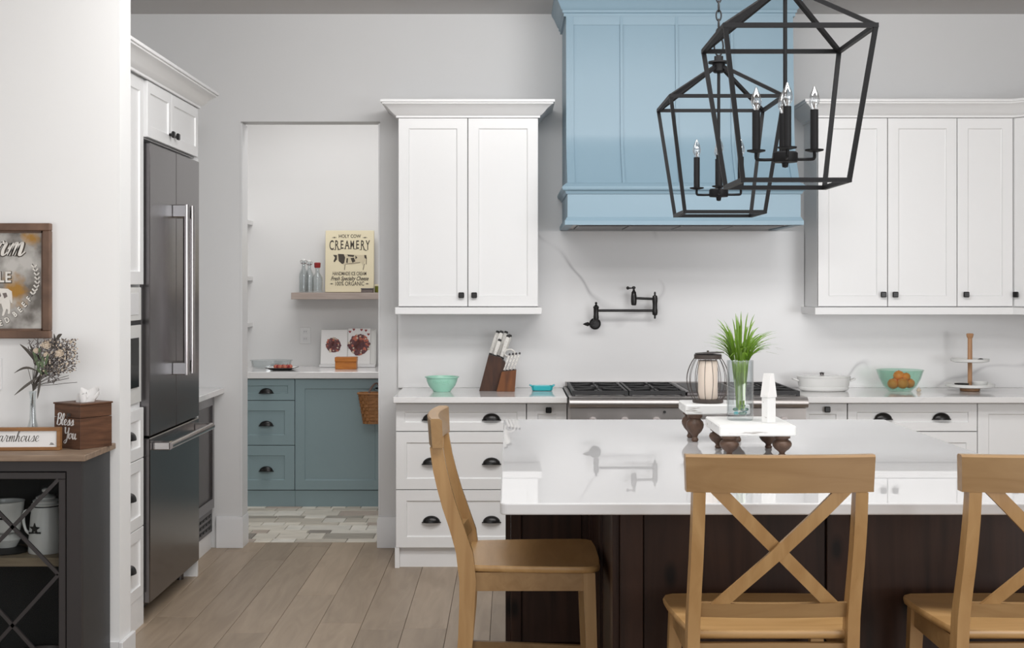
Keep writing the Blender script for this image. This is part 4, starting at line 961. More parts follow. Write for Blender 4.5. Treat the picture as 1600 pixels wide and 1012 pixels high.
MB().box(tx-.006, tx-.0, ya+.10, yb-.085, 1.055, 1.27, .001).build('window', blackglass_m, o)
MB().box(-2.2, tx-.006, ya+.022, yb-.03, 1.345, 1.49, .002).build('control_panel', ceramic_m, o)
MB().box(-2.2, tx-.010, ya+.022, yb-.03, 1.3255, 1.3445).build('dark_gap', gap_m, o)
MB().box(tx-.006, tx-.003, ya+.09, yb-.08, 1.37, 1.465, .001).build('control_display', trim_m, o)
# fridge
t = thing('refrigerator', 'tall stainless french-door refrigerator with long bar handles', 'refrigerator', (-1.95, 6.44, 0))
fa, fb = 5.972, 6.915; fm = 6.44
MB().box(-2.28, FX-.062, fa+.004, fb-.004, .06, 2.12).build('body', dsteel_m, t)
zf = wz(683, 5.98)
for (a, b) in ((fa, fm-.002), (fm+.002, fb)):
    d = MB().box(FX-.060, FX, a, b, zf+.004, 2.133, .004).build('door', steel_m, t)
hz0, hz1 = wz(587, 6.30), wz(318, 6.30)
for (yc, d) in ((fm-.055, 0), (fm+.055, 1)):
    hb = MB().cyl((FX+.062, yc, hz0), (FX+.062, yc, hz1), .0155, None, 18).build('handle', lsteel_m, t)
    for z in (hz0+.03, hz1-.03):
        MB().box(FX-.001, FX+.066, yc-.016, yc+.016, z-.030, z+.030, .004).build('handle_mount', chrome_m, hb)
MB().box(FX-.060, FX, fa, fb, .085, zf-.004, .004).build('freezer_drawer', steel_m, t)
zh = wz(700, 6.02)+.01
hb = MB().cyl((FX+.075, fa+.045, zh), (FX+.075, fb-.045, zh), .0165, None, 18).build('handle', lsteel_m, t)
for yc in (fa+.07, fb-.07): MB().box(FX-.001, FX+.078, yc-.028, yc+.028, zh-.018, zh+.018, .004).build('handle_mount', chrome_m, hb)
MB().box(-2.2, FX-.09, fa+.02, fb-.02, .012, .085).build('toe_grille', rubber_m, t)
for yc in (fa+.06, fb-.06): MB().cyl((FX-.085, yc, 0), (FX-.085, yc, .08), .02, None, 12).build('foot', dsteel_m, t)
MB().box(-2.29, FX-.01, fb+.003, fb+.022, 0, 2.15).build('side_panel', white_m, t)
# cabinet above fridge
t = thing('fridge_top_cabinet', 'white two-door cabinet above the refrigerator', 'cabinet', (-1.95, 6.44, UB))
cxf = -1.61
MB().box(-2.295, cxf-.021, 5.964, 6.937, UB-.0, 2.432).build('body', white_m, t)
MB().box(cxf-.026, cxf-.0207, 5.968, 6.93, UB+.004, 2.405).build('gap_shade', gap_m, t)  # dark backing painting the shaded seams around these doors
for (a, b, ky) in ((5.966, 6.392, 6.392-.045), (6.392, 6.937, 6.392+.045)):
    d = front_panel('door', t, (cxf, a, UB+.004), SIDE, b-a, 2.41-UB-.004, white_m, rail=.05); knob(d, fr((cxf, ky, wz(212, 6.39)), *SIDE))
t = thing('crown_molding', 'white crown moulding on top of the cabinets around the fridge', 'moulding', (-1.6, 6.2, 2.41))
MB().mould([(cxf, 5.34), (cxf, 6.938), (-2.295, 6.938)], [(-o*0+o, 2.411+h) for o, h in CROWN]).build('run', white_m, t, smooth=30)
# beverage cooler and its counter
t = thing('beverage_cooler', 'undercounter beverage cooler with grey glass door beyond the fridge', 'cooler', (-1.95, 7.3, 0))
bx = -1.684
MB().box(-2.28, bx-.045, 6.95, 7.655, .10, .872).build('body', dsteel_m, t)
zb_ = wz(826, 7.6)
dr = MB().box(bx-.044, bx, 6.96, 7.0, .235, .868).box(bx-.044, bx, 7.61, 7.65, .235, .868).box(bx-.044, bx, 7.0, 7.61, .235, .29).box(bx-.044, bx, 7.0, 7.61, .82, .868).build('door_frame', steel_m, t)
MB().box(bx-.03, bx-.012, 7.0, 7.61, .29, .82).build('door_glass', dsteel_m, dr)
gl = MB().box(bx-.040, bx-.012, 6.96, 7.65, .10, .225).build('grille', dsteel_m, t)
for r in range(3):
    for k in range(9): MB().box(bx-.012, bx-.008, 6.985+k*.073, 7.035+k*.073, .122+r*.033, .136+r*.033).build('grille_slot', rubber_m, gl)
MB().box(-2.28, bx-.02, 6.95, 7.66, 0, .098).build('plinth', white_m, t)
single('countertop', MB().box(-2.29, -1.632, 6.94, WY-.002, .882, CT, .003), counter_m, 'small white countertop over the beverage cooler beside the fridge', 'countertop', (-1.95, 7.3, .882))
# ---------------------------------------------------------------- pantry
PF = 9.08
def pz(py): return wz(py, PF)
xs = wx(460.7, PF)
t = thing('pantry_drawer_cabinet', 'grey-green three-drawer pantry cabinet with black cup pulls', 'cabinet', (xs-.19, 9.4, 0))
MB().box(-2.118, xs-.001, PF+.02, 9.698, .12, .869).build('body', teal_m, t)
MB().box(-2.118, xs-.001, PF+.012, 9.65, 0, .111).build('toe_kick', teal_m, t)
MB().box(-1.838, xs-.003, PF+.013, PF+.0203, .112, .866).build('gap_shade', gap_m, t)  # dark sheet for painted shade in the drawer gaps
MB().box(-2.118, -1.84, PF, PF+.02, .12, .869).build('filler', teal_m, t)
for (p0, p1, ph) in ((591.5, 625.4, 611), (625.4, 695.5, 662), (695.5, 765.5, 733)):
    d = front_panel('drawer', t, (-1.839, PF, pz(p1)), FRONT, xs+1.839, pz(p0)-pz(p1), teal_m, rail=.066); cup_pull(d, fr((wx(416, PF), PF, pz(ph+3)), *FRONT), .047, .034, .026)
t = thing('pantry_door_cabinet', 'grey-green pantry cabinet with one wide panelled door', 'cabinet', (xs+.3, 9.4, 0))
MB().box(xs+.001, .018, PF+.02, 9.698, .12, .869).build('body', teal_m, t)
MB().box(xs+.001, .018, PF+.012, 9.65, 0, .111).build('toe_kick', teal_m, t)
MB().box(xs+.003, .01, PF+.013, PF+.0203, .112, .866).build('gap_shade', gap_m, t)  # same painted gap shade behind the pantry doors
xe = wx(602, PF)
front_panel('door', t, (xs, PF, pz(765.5)), FRONT, xe-xs, pz(591.5)-pz(765.5), teal_m, rail=.064)
front_panel('door', t, (xe, PF, pz(765.5)), FRONT, .014-xe, pz(591.5)-pz(765.5), teal_m, rail=.064)
MB().cyl((wx(590, PF), PF, pz(606)), (wx(590, PF), PF-.035, pz(606)), .006, .005, 10).lathe([(0, 0), (.012, .004), (.013, .010), (0, .014)], (wx(590, PF), PF-.038, pz(606)-.006), 14).build('hook', bronze_m, t)
single('pantry_countertop', MB().box(-2.118, .018, 9.05, 9.698, .8695, .914, .003), counter_m, 'white pantry countertop on the grey-green cabinets', 'countertop', (-1.1, 9.37, .8695))
# basket hanging from the hook
bx_, by_, bz_ = wx(590, PF), PF-.095, pz(658)
t = thing('wicker_basket', 'brown woven basket hanging by its strap on the pantry cabinet', 'basket', (bx_, by_, bz_))
mb = MB()
for r in range(9):
    z = bz_+.006+r*.0225; w_ = .086+r*.0038; d_ = .052+r*.0018; n = 48; pts = []
    for i in range(n):
        a = 2*PI*i/n; sg = 1 if (i//2+r) % 2 else -1
        cx_, sy_ = math.cos(a), math.sin(a)
        ex = (abs(cx_)**.6)*(1 if cx_ >= 0 else -1); ey = (abs(sy_)**.6)*(1 if sy_ >= 0 else -1)
        pts.append((bx_+ex*(w_+.0016*sg), by_+ey*(d_+.0016*sg), z))
    mb.tube(pts, 1, closed=True, sect=[(.0098, .0016), (.0098, -.0016), (-.0098, -.0016), (-.0098, .0016)], up=(0, 0, 1))
mb.build('woven_bands', basket_m, t, kind='stuff', smooth=0)
mb = MB(); 
for i in range(24):
    a = 2*PI*i/24; cx_, sy_ = math.cos(a), math.sin(a); ex = (abs(cx_)**.6)*(1 if cx_ >= 0 else -1); ey = (abs(sy_)**.6)*(1 if sy_ >= 0 else -1)
    mb.bar((bx_+ex*.087, by_+ey*.053, bz_), (bx_+ex*.118, by_+ey*.068, bz_+.195), .009, .002)
mb.build('uprights', basket_m, t, kind='stuff', smooth=0)
MB().box(bx_-.082, bx_+.082, by_-.048, by_+.048, bz_, bz_+.004).build('bottom', basket_m, t)
n = 40; pts = []
for i in range(n):
    a = 2*PI*i/n; cx_, sy_ = math.cos(a), math.sin(a); pts.append((bx_+(abs(cx_)**.6)*(1 if cx_ >= 0 else -1)*.122, by_+(abs(sy_)**.6)*(1 if sy_ >= 0 else -1)*.071, bz_+.197))
MB().tube(pts, .006, 8, closed=True).build('rim', basket_m, t)
MB().sweepbar(catmull([(bx_-.045, by_-.072, bz_+.19), (bx_-.030, by_-.03, bz_+.235), (bx_-.004, by_+.062, bz_+.262), (bx_+.03, by_-.03, bz_+.235), (bx_+.05, by_-.072, bz_+.19)], 5), .014, .004, up=(0, 0, 1)).build('strap', leather_m, t)
# shelves
z1_, z0_ = wz(457, 9.45), wz(467.5, 9.45)
sx0 = -1.54; sx1 = .018
single('floating_shelf', MB().box(sx0, sx1, 9.45, 9.698, z0_, z1_, .002), pshelf_m, 'thick pale wooden floating shelf in the pantry', 'shelf', (-.8, 9.57, z0_))
for zz, lab in ((wz(347, PW), 'topmost small grey-white side shelf in the pantry'), (wz(433.5, PW), 'middle small grey-white side shelf in the pantry'), (wz(505, PW), 'lowest small grey-white side shelf in the pantry')):
    t = thing('side_shelf', lab, 'shelf', (-2.0, 9.0, zz), 0, 'small side shelves on the pantry left wall')
    MB().box(-2.119, -1.856, 8.3, 9.698, zz-.022, zz+.008, .001).build('board', inner_m, t)
    MB().prism([(-2.119, zz-.12), (-2.119, zz-.0225), (-1.93, zz-.0225)], 8.9, 8.92, 'xz').build('bracket', trim_m, t)
# outlet, switch
def outlet(t, x, y, z, w_=.075, h_=.118):
    pl = MB().box(x-w_/2, x+w_/2, y-.006, y, z-h_/2, z+h_/2, .002).build('cover_plate', plate_m, t)
    for dz in (-.026, .026):
        MB().box(x-.017, x+.017, y-.008, y-.006, z+dz-.016, z+dz+.016, .001).build('socket', trim_m, t)
        MB().box(x-.008, x-.006, y-.0085, y-.008, z+dz-.002, z+dz+.008).box(x+.006, x+.008, y-.0085, y-.008, z+dz-.002, z+dz+.008).build('slot', rubber_m, t)
t = thing('wall_outlet', 'white double electrical outlet under the pantry shelf', 'outlet', (wx(476, PW), PW, wz(525, PW))); outlet(t, wx(477, PW), PW-.0005, wz(524, PW), .078, .118)
t = thing('wall_switch', 'white switch plate at the left edge of the photo above the dresser', 'switch', (wx(-6, 5.17), 5.17, wz(584, 5.17)))
MB().box(wx(-20, 5.17), wx(3, 5.17), 5.162, 5.1695, wz(609, 5.17), wz(559, 5.17), .002).build('cover_plate', plate_m, t); MB().box(wx(-14, 5.17), wx(-3, 5.17), 5.157, 5.162, wz(597, 5.17), wz(571, 5.17), .001).build('rocker', trim_m, t)
# creamery sign
SY = 9.60; sxa, sxb, sza, szb = wx(508, SY), wx(584, SY), z1_+.001, wz(360, SY)
R = Matrix.Translation((0, SY+.02, sza)) @ Matrix.Rotation(-.06, 4, 'X') @ Matrix.Translation((0, -SY-.02, -sza))
t = thing('creamery_sign', 'cream board sign reading CREAMERY with a cow, on the pantry shelf', 'sign', ((sxa+sxb)/2, SY, sza))
MB().box(sxa, sxb, SY-.006, SY+.018, sza, szb, .002).xf(R).build('board', cream_m, t)
scx = (sxa+sxb)/2; SW = sxb-sxa; SH = szb-sza
def SM(fx_, fz_): return R @ fr((scx+fx_*SW, SY-.0065, sza+fz_*SH), *FRONT)
ts = MB()
for (tx_, fx_, fz_, size, xs_, bold) in (('HOLY COW', 0, .905, .034, .85, .0005), ('HANDMADE ICE CREAM', 0, .298, .036, .62, .0004), ('100% ORGANIC', 0, .135, .042, .72, .0004)):
    text_mb(tx_, size, SM(fx_, fz_), bold, xs_).build('lettering', ink_m, t, smooth=0)
text_mb('Fresh Specialty Cheese', .041, SM(0, .218), .0008, .70, shear=.4).build('lettering', ink_m, t, smooth=0)
for s in (-1, 1):
    for (fz_, a_, b_) in ((.885, .27, .36), (.135, .33, .40)):
        q = MB().box(min(s*a_, s*b_)*SW, max(s*a_, s*b_)*SW, 0, .0006, -.0015, .0015).box((s*(a_+b_)/2-.012)*SW, (s*(a_+b_)/2+.012)*SW, 0, .0006, -.004, .004).xf(SM(0, fz_)).build('flourish', ink_m, t, smooth=0)
ts = MB()
for i, ch in enumerate('CREAMERY'):
    k = (i-3.5)/3.5; hgt = .080+.018*abs(k)**1.5
    q = text_mb(ch, hgt, SM(k*.372, .765-.012*k*k), .0012, (.50 if ch == 'M' else .60)/(hgt/.080), depth=.0006); ts.add(q.v, q.f)
    if ch in 'REAMY':   # slab serifs
        for dx in (-.013, .013):
            if ch in 'YE' and dx > 0: continue
            q = MB().box(dx-.008, dx+.008, 0, .0006, -hgt*.365, -hgt*.32).xf(SM(k*.372, .765-.012*k*k)); ts.add(q.v, q.f)
ts.build('big_lettering', ink_m, t, smooth=0)
cow = [(-.33, .50), (-.30, .56), (-.33, .60), (-.26, .60), (-.22, .625), (-.10, .615), (.10, .605), (.30, .60), (.345, .60), (.355, .55), (.345, .46), (.325, .44), (.325, .52), (.315, .50), (.30, .46), (.30, .40), (.285, .355), (.265, .36), (.275, .42), (.25, .47), (.22, .49), (.20, .47), (.04, .445), (-.07, .455), (-.09, .42), (-.095, .355), (-.12, .36), (-.11, .43), (-.15, .46), (-.22, .50), (-.26, .53), (-.31, .49)]
cm = paint('cow_light', (.62, .54, .38), .6, .05, 8)
def flatpoly(poly, M, d0, d1):
    n = len(poly); vs = [M @ Vector((p[0], d0, p[1])) for p in poly]+[M @ Vector((p[0], d1, p[1])) for p in poly]
    return vs, [list(range(n)), list(range(n, 2*n))]+[[i, (i+1) % n, n+(i+1) % n, n+i] for i in range(n)]
Mc = R @ fr((scx, SY-.0065, sza), *FRONT)
mb = MB().add(*flatpoly([(a*SW, b*SH) for a, b in cow], Mc, 0, .0005)); mb.build('cow_print', cm, t, smooth=0)
mb = MB()
for pl in ([(-.33, .50), (-.30, .56), (-.34, .605), (-.26, .60), (-.26, .53), (-.31, .485)], [(-.24, .62), (-.12, .615), (-.09, .56), (-.11, .47), (-.15, .455), (-.22, .50), (-.23, .56)], [(-.05, .61), (.10, .60), (.08, .57), (-.03, .58)], [(.02, .55), (.09, .56), (.12, .50), (.06, .475)], [(.12, .595), (.16, .56), (.12, .53)], [(.30, .60), (.345, .60), (.35, .54), (.31, .55)], [(-.06, .55), (-.03, .55), (-.04, .47), (-.07, .48)]):
    mb.add(*flatpoly([(a*SW, b*SH) for a, b in pl], Mc, .0005, .001))
for (a, b) in (((-.10, .36), (-.09, .45)), ((.28, .36), (.31, .46)), ((.345, .45), (.35, .56)), ((-.08, .455), (.22, .48))):
    q = MB().bar((a[0]*SW, .0008, a[1]*SH), (b[0]*SW, .0008, b[1]*SH), .003, .0006, up=(0, 1, 0)).xf(Mc); mb.add(q.v, q.f)
mb.build('cow_patches', ink_m, t, smooth=0)
# bottles on the shelf
def bottle(label, px, d, w_, h_, stop, capm, z0=None):
    X = wx(px, d); z0 = z1_+.0006
    t = thing('glass_bottle', label, 'bottle', (X, d, z0), 0, 'glass bottles on the pantry shelf')
    r = w_/2
    MB().lathe([(0, 0), (r*.92, 0), (r, .006), (r, h_*.52), (r*.93, h_*.62), (r*.42, h_*.78), (r*.38, h_*.93), (r*.46, h_*.95), (r*.46, h_), (r*.36, h_), (r*.30, h_*.78), (r*.84, h_*.60), (r*.92, h_*.5), (r*.92, .010), (0, .010)], (X, d, z0), 26).build('glass', glass_m, t)
    if stop == 'cap': MB().lathe([(0, h_-.004), (r*.5, h_-.004), (r*.58, h_+.002), (r*.62, h_+.030), (r*.5, h_+.034), (0, h_+.034)], (X, d, z0), 18).build('stopper', capm, t)
    else:
        MB().lathe([(r*.47, h_*.9), (r*.56, h_*.91), (r*.56, h_*.935), (r*.47, h_*.94)], (X, d, z0), 14).tube([(X-r*.6, d, z0+h_*.92), (X-r*.7, d, z0+h_*1.0), (X, d, z0+h_*1.05), (X+r*.7, d, z0+h_*1.0), (X+r*.6, d, z0+h_*.92)], .0018, 6).build('wire_bail', lsteel_m, t)
        MB().lathe([(0, h_), (r*.45, h_), (r*.5, h_+.008), (r*.3, h_+.014), (0, h_+.015)], (X, d, z0), 14).build('stopper', ceramic_m, t)
bottle('tall clear bottle at the back left of the shelf group', 474.5, 9.62, .066, .225, 'wire', None)
bottle('tall clear bottle behind the red-capped one', 483.5, 9.55, .062, .215, 'wire', None)
bottle('clear bottle with a dark red stopper beside the cream sign', 496, 9.52, .076, .178, 'cap', red_m)
X, d = wx(574, 9.50), 9.50
t = thing('small_tin', 'small flat grey tin in front of the cream sign', 'tin', (X, d, z1_))
MB().box(X-.042, X+.042, d-.025, d+.025, z1_+.0005, z1_+.022, .003).build('box', tin_m, t); MB().box(X-.044, X+.044, d-.027, d+.027, z1_+.022, z1_+.031, .002).build('lid', dsteel_m, t)
X = wx(592, 9.52)
t = thing('green_jar', 'small olive green jar at the right end of the visible shelf', 'jar', (X, 9.54, z1_))
MB().lathe([(0, 0), (.03, 0), (.032, .003), (.032, .046), (0, .046)], (X, 9.54, z1_+.0005), 20).build('jar', olive_m, t); MB().lathe([(0, 0), (.033, 0), (.033, .012), (0, .012)], (X, 9.54, z1_+.047), 20).build('lid', cream_m, t)
# cookbook with wreaths, wooden box, plate, glass dish
BY = 9.585; bz0 = .938
def BM(px, py): return (wx(px, BY), wz(py, BY))
t = thing('open_book', 'open white book with two wreath pictures leaning on the pantry wall', 'book', (wx(542, BY), BY, .914))
lean = Matrix.Translation((0, BY, .915)) @ Matrix.Rotation(-.14, 4, 'X') @ Matrix.Translation((0, -BY, -.915))
MB().box(wx(500, BY), wx(587, BY), BY+.006, BY+.018, .9155, wz(514, BY), .002).xf(lean).build('cover', enamel_m, t)
for (a, b, top) in ((501, 542, 515), (543.5, 578, 512.5)):
    MB().box(wx(a, BY), wx(b, BY), BY-.002, BY+.006, .935, wz(top, BY), .001).xf(lean).build('page', paper_m, t)
MB().box(wx(579, BY), wx(585, BY), BY+.000, BY+.006, .935, wz(516, BY), .001).xf(lean).build('page', enamel_m, t)
MB().box(wx(500, BY), wx(587, BY), BY-.045, BY+.004, .9155, .934, .002).build('rest', trim_m, t)
def wreath(px, py, r, n, sd):
    g = random.Random(sd); cx_, cz_ = BM(px, py); parts = {'plum': MB(), 'pink': MB(), 'white': MB()}
    q = MB().lathe([(r*.55, -.001), (r*1.0, -.001), (r*1.0, .001), (r*.55, .001)], (0, 0, 0), 28).xf(lean @ Matrix.Translation((cx_, BY-.003, cz_)) @ Matrix.Rotation(PI/2, 4, 'X')); q.build('wreath_ring', plum_m, t)
    q = MB().lathe([(0, -.001), (r*.52, -.001), (r*.52, .001), (0, .001)], (0, 0, 0), 28).xf(lean @ Matrix.Translation((cx_, BY-.003, cz_)) @ Matrix.Rotation(PI/2, 4, 'X')); q.build('wreath_centre', pink_m, t)
    for k in range(n):
        a = g.uniform(0, 2*PI); rr_ = r*g.uniform(.62, 1.0); key = g.choice(['plum', 'pink', 'white', 'plum'])
        q = MB().ball((cx_+rr_*math.cos(a), BY-.004, cz_+rr_*math.sin(a)), r*g.uniform(.09, .17), 8, 1)
        for i, v in enumerate(q.v): q.v[i] = Vector((v.x, BY-.004+(v.y-BY+.004)*.25, v.z))
        q.xf(lean); parts[key].add(q.v, q.f)
    parts['plum'].build('wreath_berries', plum_m, t, kind='stuff'); parts['pink'].build('wreath_blooms', pink_m, t, kind='stuff'); parts['white'].build('wreath_buds', petal_m, t, kind='stuff')
wreath(520.5, 539, .052, 60, 1); wreath(560.5, 538.5, .072, 90, 2)
mb = MB()
for (px, py) in ((546, 518), (552, 514.5), (564, 515), (575, 522), (571, 516)):
    cx_, cz_ = BM(px, py)
    mb.add(*flatpoly([(0, -.010), (.010, .002), (.006, .009), (0, .005), (-.006, .009), (-.010, .002)], lean @ fr((cx_, BY-.0022, cz_), *FRONT), 0, .0006))
mb.build('hearts', red_m, t, smooth=0)
X, d = wx(540, 9.33), 9.33
t = thing('recipe_box', 'small orange-brown wooden box in front of the open book', 'box', (X, d, .914))
MB().box(wx(523.5, d), wx(556.5, d), d, d+.09, .9145, .967, .002).build('box', recipe_m, t); MB().box(wx(523, d), wx(557, d), d-.003, d+.093, .9675, .998, .002).build('lid', recipe_m, t)
X, d = wx(442, 9.28), 9.26
t = thing('square_plate', 'black-edged white plate with red food on the pantry counter', 'plate', (X, d, .914))
def ring(hw, hd, z): return [(X+sx*hw, d+sy*hd, .9145+z) for sx, sy in ((-1, -1), (1, -1), (1, 1), (-1, 1))]
MB().add(ring(.055, .055, 0)+ring(.098, .098, .016)+ring(.098, .098, .019)+ring(.055, .055, .004), [[0, 1, 2, 3], [12, 13, 14, 15]]+[[l*4+q, l*4+(q+1) % 4, l*4+4+(q+1) % 4, l*4+4+q] for l in range(3) for q in range(4)]).build('plate', rubber_m, t, smooth=0)
MB().add(ring(.054, .054, .0045)+ring(.094, .094, .0192), [[0, 1, 2, 3]]+[[q, (q+1) % 4, 4+(q+1) % 4, 4+q] for q in range(4)]).build('glazed_face', ceramic_m, t, smooth=0)
g = random.Random(9)
for k in range(7):
    o = thing('red_fruit', 'small dark red fruit heaped on the square pantry plate', 'fruit', (X-.045+k*.016, d+g.uniform(-.02, .02), .92), 0, 'red fruit on the pantry plate')
    MB().ball(tuple(o.location+Vector((0, 0, .017))), .017, 12, .9).build('fruit', red_m if k % 2 else pink_m, o)
    MB().cyl(tuple(o.location+Vector((0, 0, .031))), tuple(o.location+Vector((.002, 0, .038))), .001, None, 6).build('stem', sage_m, o)
X, d = wx(424, 9.5), 9.50
t = thing('glass_baking_dish', 'shallow clear glass dish behind the square plate in the pantry', 'dish', (X, d, .914))
MB().lathe([(0, 0), (.12, 0), (.135, .006), (.142, .050), (.150, .052), (.150, .056), (.138, .055), (.130, .010), (0, .005)], (X, d, .9145), 32, 1, .8).build('dish', glass_m, t)
# ---------------------------------------------------------------- dresser on the left
DF, DZ, DX = 4.79, .893, -1.515
t = thing('metal_dresser', 'dark metal cabinet with wooden top and crossed bars on its glass doors', 'cabinet', (-2.1, 5.0, 0))
DL = -2.62
tp = MB().box(DL, DX, DF, 5.165, DZ-.022, DZ, .002).build('wooden_top', dress_top_m, t)
bxr = DX-.018; bf = DF+.018; bt_ = DZ-.022
MB().box(bxr-.02, bxr, bf+.0205, 5.15, .03, bt_).build('side_panel', metal_side_m, t); MB().box(DL+.01, DL+.03, bf, 5.15, .03, bt_).build('side_panel', metal_side_m, t)
MB().box(DL+.03, bxr-.02, 5.135, 5.15, .03, bt_).build('back_panel', inside_m, t); MB().box(DL+.03, bxr-.02, bf+.02, 5.135, .05, .065).build('bottom_panel', inside_m, t)
MB().box(DL+.03, bxr-.02, bf+.02, 5.135, bt_-.01, bt_).build('upper_panel', inside_m, t)
d1 = wx(104, bf); MB().box(d1, bxr, bf-.0, bf+.02, .03, bt_).build('front_stile', metal_cab_m, t)
zt_ = wz(736, bf); MB().box(DL+.01, d1, bf, bf+.02, zt_, bt_).build('front_rail', metal_cab_m, t)
MB().box(DL+.01, d1, bf, bf+.02, .03, .07).build('front_rail', metal_cab_m, t)
zs_ = wz(860, 5.0)
MB().box(DL+.03, bxr-.021, bf+.06, 5.134, zs_-.032, zs_, .002).build('inner_shelf', dress_shelf_m, t)
for fx_ in (bxr-.03, DL+.03):
    for fy_ in (bf+.03, 5.12): MB().box(fx_-.018, fx_+.018, fy_-.018, fy_+.018, 0, .03).build('foot', metal_side_m, t)
def dresser_door(xa, xb):
    za, zb = .078, zt_-.004; fw = .024; y0, y1 = bf-.006, bf+.012
    dd = MB().box(xa, xb, y0, y1, zb-fw, zb, .002).box(xa, xb, y0, y1, za, za+fw, .002).box(xa, xa+fw, y0, y1, za+fw, zb-fw, .002).box(xb-fw, xb, y0, y1, za+fw, zb-fw, .002).build('door_frame', metal_cab_m, t)
    MB().box(xa+fw, xb-fw, bf+.004, bf+.007, za+fw, zb-fw).build('glass_pane', pane_m, dd)
    ia, ib = xa+fw, xb-fw; zm = wz(897, bf)
    for (p, q) in ((zm, zb-fw), (za+fw, zm)):
        for (u, v) in (((ia, p), (ib, q)), ((ia, q), (ib, p))):
            MB().bar((u[0], bf-.002, u[1]), (v[0], bf-.002, v[1]), .013, .009, up=(0, 1, 0)).build('cross_bar', metal_cab_m, dd)
dw = d1-wx(-62, bf); dresser_door(d1-dw, d1-.003); dresser_door(d1-2*dw, d1-dw-.003)
# things inside the dresser
X, d = wx(72, 4.98), 4.98
t = thing('enamel_coffee_pot', 'tall white enamel coffee pot with a star on the dresser shelf', 'coffee pot', (X, d, zs_))
def ez(py): return wz(py, d)
hb_ = ez(789)-zs_
MB().lathe([(0, 0), (.062, 0), (.064, .004), (.0625, .035), (.0632, .040), (.061, .06), (.055, hb_*.8), (.049, hb_), (.0, hb_)], (X, d, zs_+.0005), 36).build('body', enamel_m, t)
ld = MB().lathe([(.052, 0), (.053, .006), (.046, .012), (.048, .018), (.036, .026), (.037, .031), (.022, .038), (.0, .042)], (X, d, zs_+hb_+.001), 32).build('lid', enamel_m, t)
MB().lathe([(.0, 0), (.010, 0), (.009, .004), (.015, .010), (.015, .018), (.008, .022), (0, .023)], (X, d, zs_+hb_+.042), 18).build('lid_knob', enamel_m, ld)
MB().lathe([(.0535, -.002), (.0535, .002), (.0525, .002), (.0525, -.002)], (X, d, zs_+hb_), 32).build('black_rim', rubber_m, t)
MB().tube(catmull([(X-.050, d-.012, ez(796)), (X-.074, d-.015, ez(798)), (X-.078, d-.015, ez(812)), (X-.070, d-.015, ez(826)), (X-.056, d-.012, ez(833))], 4), .0055, 8).build('handle', enamel_m, t)
th = -PI/2-.42; sc_ = Vector((X+.0585*math.cos(th), d+.0585*math.sin(th), ez(822))); un = Vector((-math.sin(th), math.cos(th), 0)); nn_ = Vector((math.cos(th), math.sin(th), 0))
star = [((.026 if k % 2 == 0 else .011)*math.sin(k*PI/5), (.022 if k % 2 == 0 else .0095)*math.cos(k*PI/5)) for k in range(10)]
MB().add(*flatpoly(star, fr(sc_-nn_*.002, un, nn_), 0, .003)).build('star_print', inside_m, t, smooth=0)
MB().add(*flatpoly([(-.028, -.014), (.028, -.010), (.028, -.016), (-.028, -.020)], fr(sc_-nn_*.002, un, nn_), 0, .003)).build('lettering_print', inside_m, t, smooth=0)
X, d = wx(10, 4.98), 4.98
t = thing('enamel_funnel_cup', 'white enamel pot tapering to a black and white foot on the dresser shelf', 'pot', (X, d, zs_))
a_ = ez(783)-zs_; b_ = ez(828)-zs_
MB().lathe([(0, 0), (.075, 0), (.078, .006), (.05, .018), (0, .02)], (X, d, zs_+.0005), 28).build('foot', rubber_m, t)
MB().lathe([(0, .02), (.036, .02), (.052, ez(841)-zs_), (.03, b_-.012), (0, b_-.01)], (X, d, zs_), 28).build('pedestal', enamel_m, t)
MB().lathe([(0, b_-.010), (.030, b_-.010), (.050, b_), (.056, b_+.02), (.064, a_), (.066, a_+.002), (.062, a_), (.05, b_+.01), (0, b_+.006)], (X, d, zs_), 32).build('bowl', enamel_m, t)
q, wlen = MB(), 0
for (px, py, w_, h_) in ((3, 808, .055, .007), (5, 814, .035, .004)):
    q.box(-w_/2, w_/2, -.001, .002, -h_/2, h_/2)
q.xf(fr((X-.004, d-.062, ez(806)), *FRONT)).build('label_print', inside_m, t)
X, d = wx(60, 4.98), 5.0
t = thing('dark_serving_bowl', 'dark bowl on the bottom of the dresser behind the crossed bars', 'bowl', (X, d, .065))
MB().lathe([(0, 0), (.05, 0), (.08, .03), (.095, .07), (.098, .072), (.09, .07), (.07, .03), (0, .008)], (X, d, .0655), 28).build('bowl', dsteel_m, t)
# on the dresser: farmhouse sign
X1 = wx(93.5, 4.93); Wd = .40; hs = .083
rzs = .05
t = thing('farmhouse_sign', 'oak-framed white sign with Farmhouse in black script on the dresser', 'sign', (X1, 4.93, DZ+.0005), rzs)
fwd = .012
for (a, b, c, e) in ((-Wd, 0, 0, fwd), (-Wd, 0, hs-fwd, hs), (-Wd, -Wd+fwd, fwd, hs-fwd), (-fwd, 0, fwd, hs-fwd)):
    MB().box(a, b, 0, .032, c, e, .0012).build('frame', oak_frame_m, t, local=True)
MB().box(-Wd+fwd, -fwd, .008, .02, fwd, hs-fwd).build('panel', paper_m, t, local=True)
M0 = Matrix(((1.04, 0, 0, -.243), (0, -1, 0, .008), (0, 0, 1, .032), (0, 0, 0, 1)))
q, ln = script_mb('Farmhouse', .0215, M0, .13, slant=.25); q.build('script_lettering', ink_m, t, local=True, smooth=0)
q = MB()
for (a, b, c, e) in ((-.040, -.022, .020, .0212), (-.036, -.034, .0205, .027), (-.032, -.030, .0205, .027), (-.034, -.030, .0265, .0275), (-.028, -.026, .0205, .0265)): q.box(a, b, .0072, .0082, c, e)
